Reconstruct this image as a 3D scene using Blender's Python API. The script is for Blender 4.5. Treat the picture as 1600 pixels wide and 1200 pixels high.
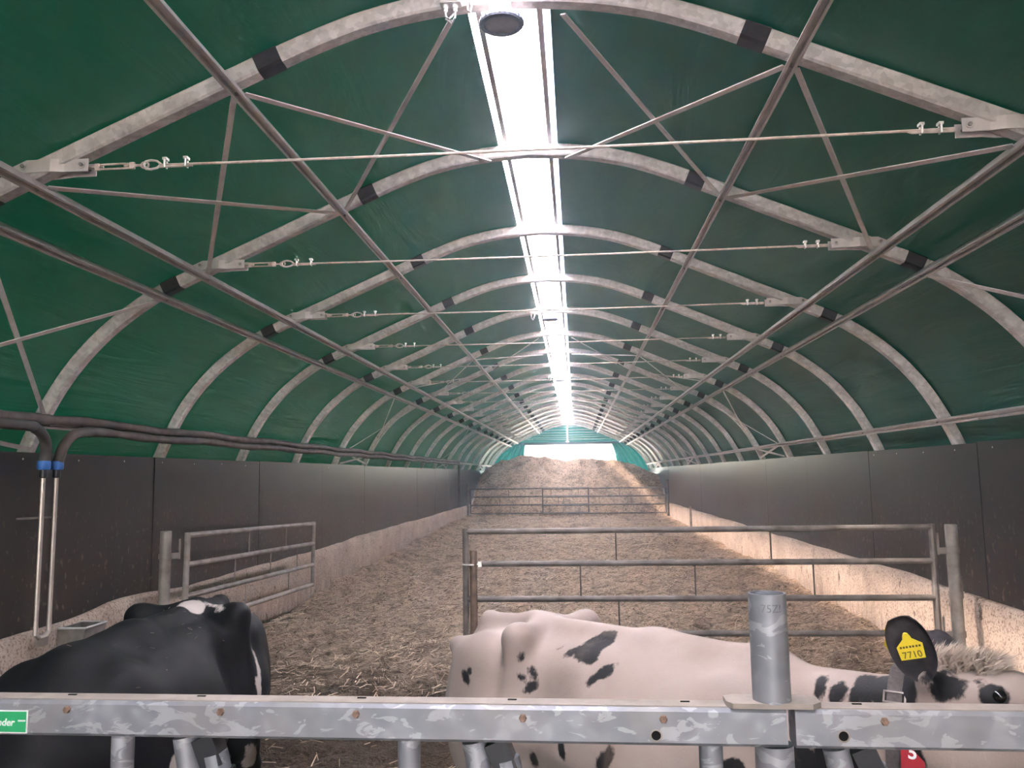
import bpy, bmesh, math, random
import numpy as np
from mathutils import Vector, Matrix

for o in list(bpy.data.objects):
    bpy.data.objects.remove(o, do_unlink=True)
scene = bpy.context.scene
COL = scene.collection
R = math.radians
random.seed(7)

# ------------------------------------------------------------------ camera
# world: X right, Y along the tunnel, Z up; feed alley floor at z = 0
PITCH, YAW, ROLL, FPX = 0.1114, 0.0758, -0.0150, 1271.27
CAM = Vector((0.269, 0.0, 2.0))
fw = Vector((-math.sin(YAW) * math.cos(PITCH), math.cos(YAW) * math.cos(PITCH), math.sin(PITCH)))
rt = Vector((math.cos(YAW), math.sin(YAW), 0))
up = rt.cross(fw)
rt2 = rt * math.cos(ROLL) + up * math.sin(ROLL)
up2 = up * math.cos(ROLL) - rt * math.sin(ROLL)
cd = bpy.data.cameras.new('camera')
cam = bpy.data.objects.new('camera', cd)
COL.objects.link(cam)
M4 = Matrix((rt2, up2, -fw)).transposed().to_4x4()
M4.translation = CAM
cam.matrix_world = M4
cd.sensor_fit = 'HORIZONTAL'
cd.sensor_width = 36.0
cd.lens = 36.0 * FPX / 1600.0
cd.clip_start = 0.05
cd.clip_end = 500
scene.camera = cam

# ------------------------------------------------------------------ light
SUN_DIR = Vector((0.68, 0.06, -0.73)).normalized()      # direction the sunlight travels
world = bpy.data.worlds.new('sky')
scene.world = world
world.use_nodes = True
wn = world.node_tree
wn.nodes.clear()
sky = wn.nodes.new('ShaderNodeTexSky')
sky.sky_type = 'NISHITA'
sky.sun_disc = False
sky.sun_elevation = math.asin(-SUN_DIR.z)
sky.sun_rotation = math.atan2(-SUN_DIR.x, -SUN_DIR.y)
sky.air_density = 1.0
sky.dust_density = 3.0
bg = wn.nodes.new('ShaderNodeBackground')
bg.inputs['Strength'].default_value = 0.55
wo = wn.nodes.new('ShaderNodeOutputWorld')
wn.links.new(sky.outputs[0], bg.inputs[0])
wn.links.new(bg.outputs[0], wo.inputs[0])
sl = bpy.data.lights.new('sun', 'SUN')
sl.energy = 9.0
sl.color = (1.0, 0.85, 0.715)
sl.angle = R(5)
sun = bpy.data.objects.new('sun', sl)
COL.objects.link(sun)
sun.rotation_euler = SUN_DIR.to_track_quat('-Z', 'Y').to_euler()
sun.location = (-20, 30, 30)

vs = scene.view_settings
vs.view_transform = 'Standard'
vs.look = 'None'
vs.gamma = 1.0
vs.use_curve_mapping = False
vs.exposure = 3.45
scene.cycles.max_bounces = 7
scene.cycles.diffuse_bounces = 4
scene.cycles.volume_bounces = 1
scene.cycles.transparent_max_bounces = 12
scene.cycles.use_denoising = True
scene.cycles.use_adaptive_sampling = True
scene.cycles.adaptive_threshold = 0.03
scene.cycles.sample_clamp_indirect = 12.0

# ------------------------------------------------------------------ materials
MATS = {}


class NT:
    def __init__(s, name):
        s.m = bpy.data.materials.new(name)
        s.m.use_nodes = True
        s.t = s.m.node_tree
        s.b = s.t.nodes['Principled BSDF']
        s.out = s.t.nodes['Material Output']
        tc = s.t.nodes.new('ShaderNodeTexCoord')
        s.obj = tc.outputs['Object']
        MATS[name] = s.m

    def node(s, typ, **kw):
        n = s.t.nodes.new(typ)
        for k, v in kw.items():
            setattr(n, k, v)
        return n

    def link(s, a, b):
        s.t.links.new(a, b)

    def mapping(s, scale, vec=None):
        n = s.node('ShaderNodeMapping')
        n.inputs['Scale'].default_value = scale if hasattr(scale, '__len__') else (scale,) * 3
        s.link(vec or s.obj, n.inputs[0])
        return n.outputs[0]

    def noise(s, scale, detail=4, rough=0.55, vec=None, dist=0.0):
        n = s.node('ShaderNodeTexNoise')
        n.inputs['Scale'].default_value = 1.0
        n.inputs['Detail'].default_value = detail
        n.inputs['Roughness'].default_value = rough
        n.inputs['Distortion'].default_value = dist
        s.link(s.mapping(scale, vec), n.inputs['Vector'])
        return n.outputs[0]

    def voro(s, scale, feature='F1', out='Distance', vec=None):
        n = s.node('ShaderNodeTexVoronoi')
        n.feature = feature
        n.inputs['Scale'].default_value = 1.0
        s.link(s.mapping(scale, vec), n.inputs['Vector'])
        return n.outputs[out]

    def ramp(s, fac, stops, interp='LINEAR'):
        n = s.node('ShaderNodeValToRGB')
        n.color_ramp.interpolation = interp
        e = n.color_ramp.elements
        while len(e) < len(stops):
            e.new(0.5)
        for el, (p, c) in zip(e, stops):
            el.position = p
            el.color = (c[0], c[1], c[2], 1) if hasattr(c, '__len__') else (c, c, c, 1)
        s.link(fac, n.inputs[0])
        return n.outputs[0]

    def mix(s, fac, a, b, mode='MIX'):
        n = s.node('ShaderNodeMix', data_type='RGBA', blend_type=mode)
        for sock, v in ((n.inputs[0], fac), (n.inputs[6], a), (n.inputs[7], b)):
            if hasattr(v, 'is_output'):
                s.link(v, sock)
            elif hasattr(v, '__len__'):
                sock.default_value = (v[0], v[1], v[2], 1)
            else:
                sock.default_value = v
        return n.outputs[2]

    def math(s, op, a, b=None, clamp=False):
        n = s.node('ShaderNodeMath', operation=op, use_clamp=clamp)
        for i, v in enumerate((a, b)):
            if v is None:
                continue
            if hasattr(v, 'is_output'):
                s.link(v, n.inputs[i])
            else:
                n.inputs[i].default_value = v
        return n.outputs[0]

    def sep(s):
        n = s.node('ShaderNodeSeparateXYZ')
        s.link(s.obj, n.inputs[0])
        return n.outputs

    def bump(s, h, strength=0.3, dist=0.01):
        n = s.node('ShaderNodeBump')
        n.inputs['Strength'].default_value = strength
        n.inputs['Distance'].default_value = dist
        s.link(h, n.inputs['Height'])
        s.link(n.outputs[0], s.b.inputs['Normal'])

    def set(s, color=None, rough=None, metal=None, spec=None):
        for k, v in (('Base Color', color), ('Roughness', rough), ('Metallic', metal), ('Specular IOR Level', spec)):
            if v is None:
                continue
            if hasattr(v, 'is_output'):
                s.link(v, s.b.inputs[k])
            elif hasattr(v, '__len__'):
                s.b.inputs[k].default_value = (v[0], v[1], v[2], 1)
            else:
                s.b.inputs[k].default_value = v


def plain(name, color, rough=0.5, metal=0.0, spec=0.5, var=0.15, scale=20):
    n = NT(name)
    f = n.noise(scale, 3)
    c = n.ramp(f, [(0.3, [x * (1 - var) for x in color]), (0.7, [min(1, x * (1 + var)) for x in color])])
    n.set(c, rough, metal, spec)
    return n.m


# galvanised steel of the roof frame
n = NT('galvanised_frame')
v = n.voro((38, 38, 38), out='Color')
sepv = n.node('ShaderNodeSeparateColor')
n.link(v, sepv.inputs[0])
a = n.ramp(sepv.outputs[0], [(0.0, (0.56, 0.53, 0.53)), (1.0, (0.76, 0.72, 0.72))])
b_ = n.ramp(n.noise(9, 5), [(0.35, (0.76, 0.74, 0.735)), (0.65, (1.0, 0.98, 0.97))])
n.set(n.mix(1.0, a, b_, 'MULTIPLY'), 0.55, 0.25, 0.5)
n.bump(n.noise(60, 3), 0.12, 0.004)

# galvanised steel of the feed barrier, large spangles
n = NT('galvanised_barrier')
v = n.voro((26, 26, 26), feature='SMOOTH_F1', out='Color', vec=None)
sepv = n.node('ShaderNodeSeparateColor')
n.link(v, sepv.inputs[0])
a = n.ramp(sepv.outputs[0], [(0.0, (0.21, 0.215, 0.24)), (0.6, (0.28, 0.285, 0.315)), (1.0, (0.38, 0.38, 0.41))])
streak = n.ramp(n.noise((11, 11, 22), 4, 0.55, dist=1.2), [(0.56, 0.0), (0.585, 1.0)])
a2 = n.mix(n.math('MULTIPLY', streak, 0.42), a, (0.60, 0.59, 0.63))
dirt = n.ramp(n.noise(6, 4), [(0.45, 0.0), (0.75, 0.5)])
zz = n.sep()[2]
n.set(n.mix(dirt, a2, (0.31, 0.275, 0.26)), 0.5, 0.35, 0.5)
n.bump(n.noise(45, 3), 0.1, 0.003)

n = NT('galvanised_dusty')            # rail tops, flange: dust over zinc
a = n.ramp(n.noise(14, 5), [(0.3, (0.25, 0.21, 0.185)), (0.7, (0.36, 0.305, 0.27))])
n.set(a, 0.75, 0.05, 0.3)

n = NT('gate_steel')
a = n.ramp(n.noise(7, 5), [(0.3, (0.12, 0.10, 0.09)), (0.55, (0.22, 0.19, 0.175)), (0.8, (0.34, 0.31, 0.29))])
n.set(a, 0.6, 0.3, 0.4)
n = NT('gate_steel_pale')
a = n.ramp(n.noise(7, 5), [(0.3, (0.20, 0.17, 0.15)), (0.55, (0.34, 0.30, 0.275)), (0.8, (0.44, 0.40, 0.38))])
n.set(a, 0.6, 0.3, 0.4)
plain('purlin_steel', (0.50, 0.45, 0.435), 0.5, 0.35, 0.5, 0.12, 12)
plain('bracket_steel', (0.62, 0.57, 0.56), 0.5, 0.25, 0.5, 0.1, 14)
plain('bolt_steel', (0.33, 0.30, 0.29), 0.5, 0.6, 0.5, 0.2, 60)
plain('rusty_bolt', (0.24, 0.15, 0.11), 0.7, 0.2, 0.4, 0.3, 80)
plain('bright_zinc', (0.78, 0.76, 0.72), 0.35, 0.5, 0.5, 0.1, 40)
plain('cable_steel', (0.50, 0.43, 0.39), 0.65, 0.1, 0.4, 0.25, 30)
plain('black_tape', (0.026, 0.022, 0.026), 0.42, 0, 0.5, 0.3, 25)
plain('black_plastic', (0.022, 0.022, 0.026), 0.4, 0, 0.5, 0.2, 25)
plain('hole_dark', (0.012, 0.011, 0.011), 0.9, 0, 0.1, 0.2, 25)
plain('lamp_body', (0.62, 0.56, 0.53), 0.5, 0.1, 0.5, 0.06, 25)
plain('lamp_rim', (0.16, 0.17, 0.22), 0.45, 0.1, 0.5, 0.2, 60)
plain('lamp_lens', (0.30, 0.29, 0.31), 0.2, 0.0, 0.5, 0.15, 12)
plain('box_plastic', (0.66, 0.63, 0.62), 0.5, 0, 0.5, 0.05, 20)
plain('cord_grey', (0.40, 0.38, 0.40), 0.55, 0, 0.4, 0.05, 20)
plain('blue_collar', (0.045, 0.17, 0.52), 0.45, 0, 0.5, 0.15, 20)
plain('riser_steel', (0.52, 0.45, 0.41), 0.4, 0.5, 0.5, 0.15, 12)
plain('lagging', (0.105, 0.083, 0.072), 0.6, 0, 0.5, 0.35, 9)
plain('lagging_elbow', (0.085, 0.075, 0.070), 0.55, 0, 0.5, 0.3, 9)
plain('sticker_green', (0.03, 0.40, 0.15), 0.4, 0, 0.5, 0.08, 30)
plain('sticker_white', (0.82, 0.82, 0.80), 0.4, 0, 0.5, 0.04, 30)
plain('ink_grey', (0.17, 0.17, 0.18), 0.6, 0, 0.3, 0.2, 60)
plain('tag_yellow', (0.80, 0.60, 0.035), 0.45, 0, 0.5, 0.05, 30)
plain('tag_ink', (0.10, 0.075, 0.03), 0.6, 0, 0.3, 0.1, 30)
plain('tag_red', (0.34, 0.018, 0.03), 0.45, 0, 0.5, 0.1, 30)
plain('collar_web', (0.115, 0.098, 0.098), 0.8, 0, 0.2, 0.2, 90)
plain('eye_dark', (0.012, 0.010, 0.010), 0.12, 0, 0.6, 0.1, 30)
plain('hoof', (0.06, 0.05, 0.045), 0.6, 0, 0.4, 0.2, 30)
plain('header_steel', (0.07, 0.085, 0.095), 0.5, 0.2, 0.5, 0.1, 10)
plain('timber_weathered', (0.19, 0.13, 0.10), 0.8, 0, 0.3, 0.3, 14)
plain('trough_steel', (0.24, 0.21, 0.19), 0.5, 0.4, 0.5, 0.25, 10)
plain('trough_rim', (0.62, 0.60, 0.58), 0.4, 0.3, 0.5, 0.1, 20)

# roof sheet: green coated fabric, a little light passes through it
n = NT('green_sheet')
crease = n.noise((1.2, 0.5, 7.0), 4, 0.5, dist=0.6)
tone = n.ramp(n.noise(0.7, 4), [(0.3, (0.006, 0.052, 0.037)), (0.7, (0.010, 0.066, 0.048))])
n.set(tone, 0.42, 0.0, 0.45)
weave = n.noise(160, 2)
n.bump(n.math('ADD', n.math('MULTIPLY', crease, 1.0), n.math('MULTIPLY', weave, 0.02)), 0.6, 0.06)
tr = n.node('ShaderNodeBsdfTranslucent')
tr.inputs[0].default_value = (0.004, 0.16, 0.075, 1)
mx = n.node('ShaderNodeMixShader')
mx.inputs[0].default_value = 0.004
n.link(n.b.outputs[0], mx.inputs[1])
n.link(tr.outputs[0], mx.inputs[2])
n.link(mx.outputs[0], n.out.inputs[0])

n = NT('curtain_green')
tone = n.ramp(n.noise((1.5, 1.5, 0.6), 4), [(0.3, (0.005, 0.055, 0.05)), (0.7, (0.009, 0.085, 0.078))])
n.set(tone, 0.5, 0.0, 0.5)
tr = n.node('ShaderNodeBsdfTranslucent')
tr.inputs[0].default_value = (0.01, 0.30, 0.22, 1)
mx = n.node('ShaderNodeMixShader')
mx.inputs[0].default_value = 0.05
n.link(n.b.outputs[0], mx.inputs[1])
n.link(tr.outputs[0], mx.inputs[2])
n.link(mx.outputs[0], n.out.inputs[0])

# translucent roof light sheets
for nm, clear in (('rooflight_sheet', 0.16), ('rooflight_clear', 0.20)):
    n = NT(nm)
    tr = n.node('ShaderNodeBsdfTranslucent')
    tr.inputs[0].default_value = (0.93, 0.92, 0.95, 1)
    tp = n.node('ShaderNodeBsdfTransparent')
    tp.inputs[0].default_value = (0.95, 0.95, 0.97, 1)
    mx = n.node('ShaderNodeMixShader')
    mx.inputs[0].default_value = clear
    n.link(tr.outputs[0], mx.inputs[1])
    n.link(tp.outputs[0], mx.inputs[2])
    n.link(mx.outputs[0], n.out.inputs[0])

# film faced plywood
n = NT('film_plywood')
sx = n.sep()
a = n.ramp(n.noise((1.0, 1.3, 1.0), 5), [(0.3, (0.016, 0.0118, 0.0112)), (0.7, (0.028, 0.0215, 0.0205))])
low = n.math('MULTIPLY', n.math('SUBTRACT', 2.05, sx[2]), 1.0, clamp=True)
spots = n.ramp(n.noise((28, 22, 15), 3, 0.5), [(0.61, 0.0), (0.68, 1.0)])
run = n.ramp(n.noise((3, 16, 1.2), 3, 0.5), [(0.50, 0.0), (0.75, 0.6)])
c = n.mix(n.math('MULTIPLY', low, n.math('MULTIPLY', spots, 0.65)), a, (0.26, 0.19, 0.15))
c = n.mix(n.math('MULTIPLY', low, n.math('MULTIPLY', run, 0.35)), c, (0.13, 0.10, 0.085))
n.set(c, 0.33, 0.0, 0.7)

# mass concrete, splashed
n = NT('splashed_concrete')
a = n.ramp(n.noise(2.0, 6, 0.65), [(0.3, (0.40, 0.305, 0.25)), (0.7, (0.58, 0.465, 0.39))])
grit = n.ramp(n.noise(55, 4, 0.7), [(0.38, (0.34, 0.27, 0.23)), (0.50, (1, 1, 1))])
c = n.mix(0.85, a, grit, 'MULTIPLY')
spl = n.ramp(n.noise((9, 9, 5.5), 5, 0.65, dist=0.5), [(0.63, 0.0), (0.67, 1.0)])
c = n.mix(n.math('MULTIPLY', spl, 0.85), c, (0.075, 0.045, 0.03))
sx = n.sep()
low = n.node('ShaderNodeMapRange')
low.inputs[1].default_value = 0.75
low.inputs[2].default_value = 0.25
n.link(sx[2], low.inputs[0])
st = n.ramp(n.noise((14, 14, 5), 5, 0.7), [(0.42, 0.0), (0.62, 1.0)])
c = n.mix(n.math('MULTIPLY', n.math('MULTIPLY', low.outputs[0], st), 0.7), c, (0.10, 0.065, 0.045))
n.set(c, 0.85, 0, 0.3)
n.bump(n.noise(40, 5, 0.7), 0.5, 0.012)

# straw bedding / manure
def straw_mat(name, wet):
    n = NT(name)
    f1 = n.noise((3.0, 2.2, 3.0), 6, 0.65)
    f2 = n.noise((26, 40, 26), 5, 0.7, dist=1.2)
    a = n.ramp(f2, [(0.34, (0.12, 0.078, 0.053)), (0.44, (0.46, 0.325, 0.235)), (0.54, (0.70, 0.525, 0.40)), (0.70, (0.86, 0.68, 0.53))])
    clump = n.ramp(n.noise((2.6, 1.9, 2.6), 7, 0.72), [(0.42, 1.0), (0.52, 0.0)])
    c = n.mix(n.math('MULTIPLY', clump, 0.5), a, n.ramp(f2, [(0.35, (0.05, 0.032, 0.022)), (0.65, (0.26, 0.18, 0.13))]))
    bits = n.ramp(n.noise((15, 9, 15), 4, 0.6, dist=0.6), [(0.56, 0.0), (0.63, 1.0)])
    c = n.mix(n.math('MULTIPLY', bits, 0.72), c, (0.075, 0.048, 0.034))
    pale = n.ramp(n.noise((11, 19, 11), 4, 0.6, dist=0.6), [(0.58, 0.0), (0.66, 1.0)])
    c = n.mix(n.math('MULTIPLY', pale, 0.5), c, (0.80, 0.62, 0.48))
    if wet:
        sx = n.sep()
        mr = n.node('ShaderNodeMapRange')
        mr.inputs[1].default_value = 9.0
        mr.inputs[2].default_value = 5.7
        n.link(sx[1], mr.inputs[0])
        ff = n.math('ADD', n.math('MULTIPLY', mr.outputs[0], 1.25), n.math('MULTIPLY', n.math('SUBTRACT', f1, 0.5), 2.4), clamp=True)
        ff = n.math('MULTIPLY', ff, n.math('GREATER_THAN', mr.outputs[0], 0.001))
        c = n.mix(n.math('MULTIPLY', ff, 0.9), c, n.ramp(f2, [(0.34, (0.022, 0.014, 0.010)), (0.66, (0.135, 0.09, 0.062))]))
    n.set(c, 0.9, 0, 0.2)
    n.bump(n.math('ADD', f2, n.math('MULTIPLY', n.noise((90, 60, 90), 3), 0.4)), 1.0, 0.05)
    return n.m


straw_mat('straw_bedding_mat', True)
straw_mat('straw_heap_mat', False)
n = NT('straw_blade')
gi = n.node('ShaderNodeNewGeometry')
n.set(n.ramp(gi.outputs['Random Per Island'], [(0.0, (0.15, 0.10, 0.07)), (0.45, (0.42, 0.30, 0.22)), (1.0, (0.75, 0.58, 0.43))]), 0.8, 0, 0.3)
n = NT('alley_concrete')
n.set(n.ramp(n.noise(3, 6), [(0.3, (0.04, 0.028, 0.02)), (0.7, (0.12, 0.09, 0.07))]), 0.8, 0, 0.3)
n = NT('yard_concrete')
n.set(n.ramp(n.noise(0.4, 6), [(0.3, (0.42, 0.37, 0.31)), (0.7, (0.52, 0.47, 0.40))]), 0.85, 0, 0.3)

# ------------------------------------------------------------------ mesh helpers
def link(o, parent=None):
    COL.objects.link(o)
    if parent is not None:
        o.parent = parent
    return o


def empty(name, loc=(0, 0, 0), rz=0.0):
    o = bpy.data.objects.new(name, None)
    o.empty_display_size = 0.1
    o.location = loc
    o.rotation_euler = (0, 0, rz)
    COL.objects.link(o)
    return o


def tag(o, label=None, cat=None, group=None, kind=None):
    if label:
        o['label'] = label
    if cat:
        o['category'] = cat
    if group:
        o['group'] = group
    if kind:
        o['kind'] = kind
    return o


class MB:
    def __init__(s):
        s.v = []
        s.f = []
        s.sm = []

    def add(s, verts, faces, smooth=False):
        o = len(s.v)
        s.v.extend([tuple(p) for p in verts])
        s.f.extend([tuple(i + o for i in f) for f in faces])
        s.sm.extend([smooth] * len(faces))
        return s

    def box(s, c, d, rot=None):
        hx, hy, hz = d[0] / 2, d[1] / 2, d[2] / 2
        P = [Vector((sx * hx, sy * hy, sz * hz)) for sx in (-1, 1) for sy in (-1, 1) for sz in (-1, 1)]
        if rot is not None:
            P = [rot @ p for p in P]
        P = [p + Vector(c) for p in P]
        return s.add(P, [(0, 1, 3, 2), (4, 6, 7, 5), (0, 4, 5, 1), (2, 3, 7, 6), (0, 2, 6, 4), (1, 5, 7, 3)])

    def bar(s, a, b, w, t, upv=(0, 0, 1)):
        """flat bar from a to b, width w (perpendicular to upv), thickness t along upv"""
        a, b = Vector(a), Vector(b)
        d = (b - a)
        L = d.length
        x = d.normalized()
        z = Vector(upv)
        y = z.cross(x).normalized()
        z = x.cross(y)
        rot = Matrix((x, y, z)).transposed()
        return s.box((a + b) / 2, (L, w, t), rot)

    def sweep(s, path, prof, frame=None, closed_prof=True, cap=True, smooth=False, scales=None):
        """prof: list of (u,w) in the frame's (side, up) axes"""
        P = [Vector(p) for p in path]
        nP, nv = len(P), len(prof)
        base = len(s.v)
        side0 = None
        for i, p in enumerate(P):
            t = (P[min(i + 1, nP - 1)] - P[max(i - 1, 0)]).normalized()
            if frame is not None:
                sd = Vector(frame)
                sd = (sd - t * sd.dot(t)).normalized()
            else:
                if side0 is None:
                    ref = Vector((0, 0, 1)) if abs(t.z) < 0.9 else Vector((1, 0, 0))
                    sd = t.cross(ref).normalized()
                else:
                    sd = (side0 - t * side0.dot(t)).normalized()
                side0 = sd
            u = sd.cross(t)
            k = scales[i] if scales else 1.0
            for (a, b) in prof:
                s.v.append(tuple(p + sd * a * k + u * b * k))
        for i in range(nP - 1):
            for j in range(nv if closed_prof else nv - 1):
                j2 = (j + 1) % nv
                s.f.append((base + i * nv + j, base + i * nv + j2, base + (i + 1) * nv + j2, base + (i + 1) * nv + j))
                s.sm.append(smooth)
        if cap and closed_prof:
            s.f.append(tuple(base + j for j in range(nv))[::-1])
            s.f.append(tuple(base + (nP - 1) * nv + j for j in range(nv)))
            s.sm += [False, False]
        return s

    def tube(s, path, r, n=10, cap=True, scales=None):
        prof = [(r * math.cos(2 * math.pi * k / n), r * math.sin(2 * math.pi * k / n)) for k in range(n)]
        return s.sweep(path, prof, smooth=True, cap=cap, scales=scales)

    def lathe(s, prof, n=24, origin=(0, 0, 0), axis=None):
        """prof (r,z) revolved about z (or axis rotation matrix)"""
        base = len(s.v)
        o = Vector(origin)
        for (r, z) in prof:
            for k in range(n):
                a = 2 * math.pi * k / n
                p = Vector((r * math.cos(a), r * math.sin(a), z))
                if axis is not None:
                    p = axis @ p
                s.v.append(tuple(p + o))
        for i in range(len(prof) - 1):
            for k in range(n):
                k2 = (k + 1) % n
                s.f.append((base + i * n + k, base + i * n + k2, base + (i + 1) * n + k2, base + (i + 1) * n + k))
                s.sm.append(True)
        return s

    def mesh(s, name, mat, autosmooth=35):
        m = bpy.data.meshes.new(name)
        m.from_pydata(s.v, [], s.f)
        for p, sm in zip(m.polygons, s.sm):
            p.use_smooth = sm
        if any(s.sm) and autosmooth:
            m.set_sharp_from_angle(angle=R(autosmooth))
        m.materials.append(MATS[mat] if isinstance(mat, str) else mat)
        m.update()
        return m

    def build(s, name, mat, parent=None, **kw):
        return link(bpy.data.objects.new(name, s.mesh(name, mat, **kw)), parent)


def inst(name, mesh, parent=None, loc=(0, 0, 0)):
    o = bpy.data.objects.new(name, mesh)
    o.location = loc
    return link(o, parent)


def copy_tree(o, parent=None):
    c = o.copy()
    COL.objects.link(c)
    c.parent = parent
    for ch in list(o.children):
        copy_tree(ch, c)
    return c


def text_mesh(txt, size, mat, name, depth=0.0008, shear=0.0, bold=0.0):
    cu = bpy.data.curves.new(name, 'FONT')
    cu.body = txt
    cu.size = size
    cu.extrude = depth
    cu.offset = bold
    cu.shear = shear
    cu.align_x = 'CENTER'
    cu.align_y = 'CENTER'
    cu.resolution_u = 3
    t = bpy.data.objects.new(name, cu)
    COL.objects.link(t)
    dg = bpy.context.evaluated_depsgraph_get()
    m = bpy.data.meshes.new_from_object(t.evaluated_get(dg))
    bpy.data.objects.remove(t)
    m.materials.clear()
    m.materials.append(MATS[mat])
    m.name = name
    return m


def catmull(pts, n):
    P = [np.array(p, float) for p in pts]
    P = [2 * P[0] - P[1]] + P + [2 * P[-1] - P[-2]]
    out = []
    for i in range(1, len(P) - 2):
        for k in range(n):
            t = k / n
            a, b, c, d = P[i - 1:i + 3]
            out.append(0.5 * ((2 * b) + (-a + c) * t + (2 * a - 5 * b + 4 * c - d) * t * t + (-a + 3 * b - 3 * c + d) * t ** 3))
    out.append(P[-2])
    return out


_rs = np.random.RandomState(3)
_lat = _rs.rand(64, 64)


def vnoise(x, y):
    xi, yi = np.floor(x).astype(int), np.floor(y).astype(int)
    fx, fy = x - xi, y - yi
    fx = fx * fx * (3 - 2 * fx)
    fy = fy * fy * (3 - 2 * fy)
    g = lambda i, j: _lat[i % 64, j % 64]
    return (g(xi, yi) * (1 - fx) + g(xi + 1, yi) * fx) * (1 - fy) + (g(xi, yi + 1) * (1 - fx) + g(xi + 1, yi + 1) * fx) * fy


def fbm(x, y, oct=4):
    r, a, s = 0, 0.5, 1.0
    for k in range(oct):
        r = r + a * (vnoise(x * s + 17.3 * k, y * s + 5.1 * k) - 0.5)
        a *= 0.55
        s *= 2.03
    return r


def grid_mesh(name, X, Y, Z, mat, parent=None, smooth=True):
    ny, nx = X.shape
    v = np.stack([X.ravel(), Y.ravel(), Z.ravel()], 1)
    i = np.arange(ny * nx).reshape(ny, nx)
    f = np.stack([i[:-1, :-1].ravel(), i[:-1, 1:].ravel(), i[1:, 1:].ravel(), i[1:, :-1].ravel()], 1)
    m = bpy.data.meshes.new(name)
    m.from_pydata(v.tolist(), [], f.tolist())
    m.polygons.foreach_set('use_smooth', [smooth] * len(f))
    m.materials.append(MATS[mat])
    return link(bpy.data.objects.new(name, m), parent)


# ------------------------------------------------------------------ dimensions
Y1, BAY, NRIB = 3.5166, 1.8, 19
YS, YE = Y1 - 10 * BAY, Y1 + BAY * (NRIB - 1) + 0.12           # up to the far gable; unseen stretch behind the camera lengthened to dim rear light
WALL_TOP, STEM_TOP = 2.2, 1.0
HALF = [(0, 4.190), (.33, 4.168), (.60, 4.118), (.77, 4.067), (.95, 4.000), (1.13, 3.923), (1.50, 3.762), (2.0, 3.543), (2.3, 3.411),
        (2.49, 3.325), (2.62, 3.255), (2.75, 3.170), (2.88, 3.072), (3.0, 2.965), (3.12, 2.835), (3.22, 2.705), (3.30, 2.58), (3.37, 2.45),
        (3.43, 2.33), (3.485, 2.2), (3.545, 2.02), (3.59, 1.85)]
HP = catmull(HALF, 4)
for _ in range(3):
    HP = [HP[0]] + [(HP[i - 1] + 2 * HP[i] + HP[i + 1]) / 4 for i in range(1, len(HP) - 1)] + [HP[-1]]
HP = np.array(HP)


def rib_at(dx, off=0.0):
    """point on the rib centreline at lateral distance dx, moved inward by off; returns (x,z), inward normal"""
    dx = abs(dx)
    z = np.interp(dx, HP[:, 0], HP[:, 1])
    z2 = np.interp(dx + .03, HP[:, 0], HP[:, 1])
    z1 = np.interp(max(dx - .03, 0), HP[:, 0], HP[:, 1])
    t = np.array([dx + .03 - max(dx - .03, 0), z2 - z1])
    t /= np.linalg.norm(t)
    nrm = np.array([t[1], -t[0]])
    return np.array([dx, z]) + nrm * off, nrm


ORD = ['first', 'second', 'third', 'fourth', 'fifth', 'sixth', 'seventh', 'eighth', 'ninth', 'tenth', 'eleventh', 'twelfth', 'thirteenth',
       'fourteenth', 'fifteenth', 'sixteenth', 'seventeenth', 'eighteenth', 'nineteenth']


def nth(k):
    return 'nearest' if k == 0 else ('farthest' if k == NRIB - 1 else ORD[k])


# ------------------------------------------------------------------ structure
# ground outside and alley floor
m = MB().box((0, 20, -0.12), (260, 260, 0.1))
tag(m.build('ground', 'yard_concrete'), 'pale concrete yard around the tunnel', None, kind='structure')
m = MB().box((0, (YS + 37.5) / 2, -0.035), (7.3, 37.5 - YS, 0.07))
tag(m.build('floor', 'alley_concrete'), 'dirty concrete feed alley floor', None, kind='structure')

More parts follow.
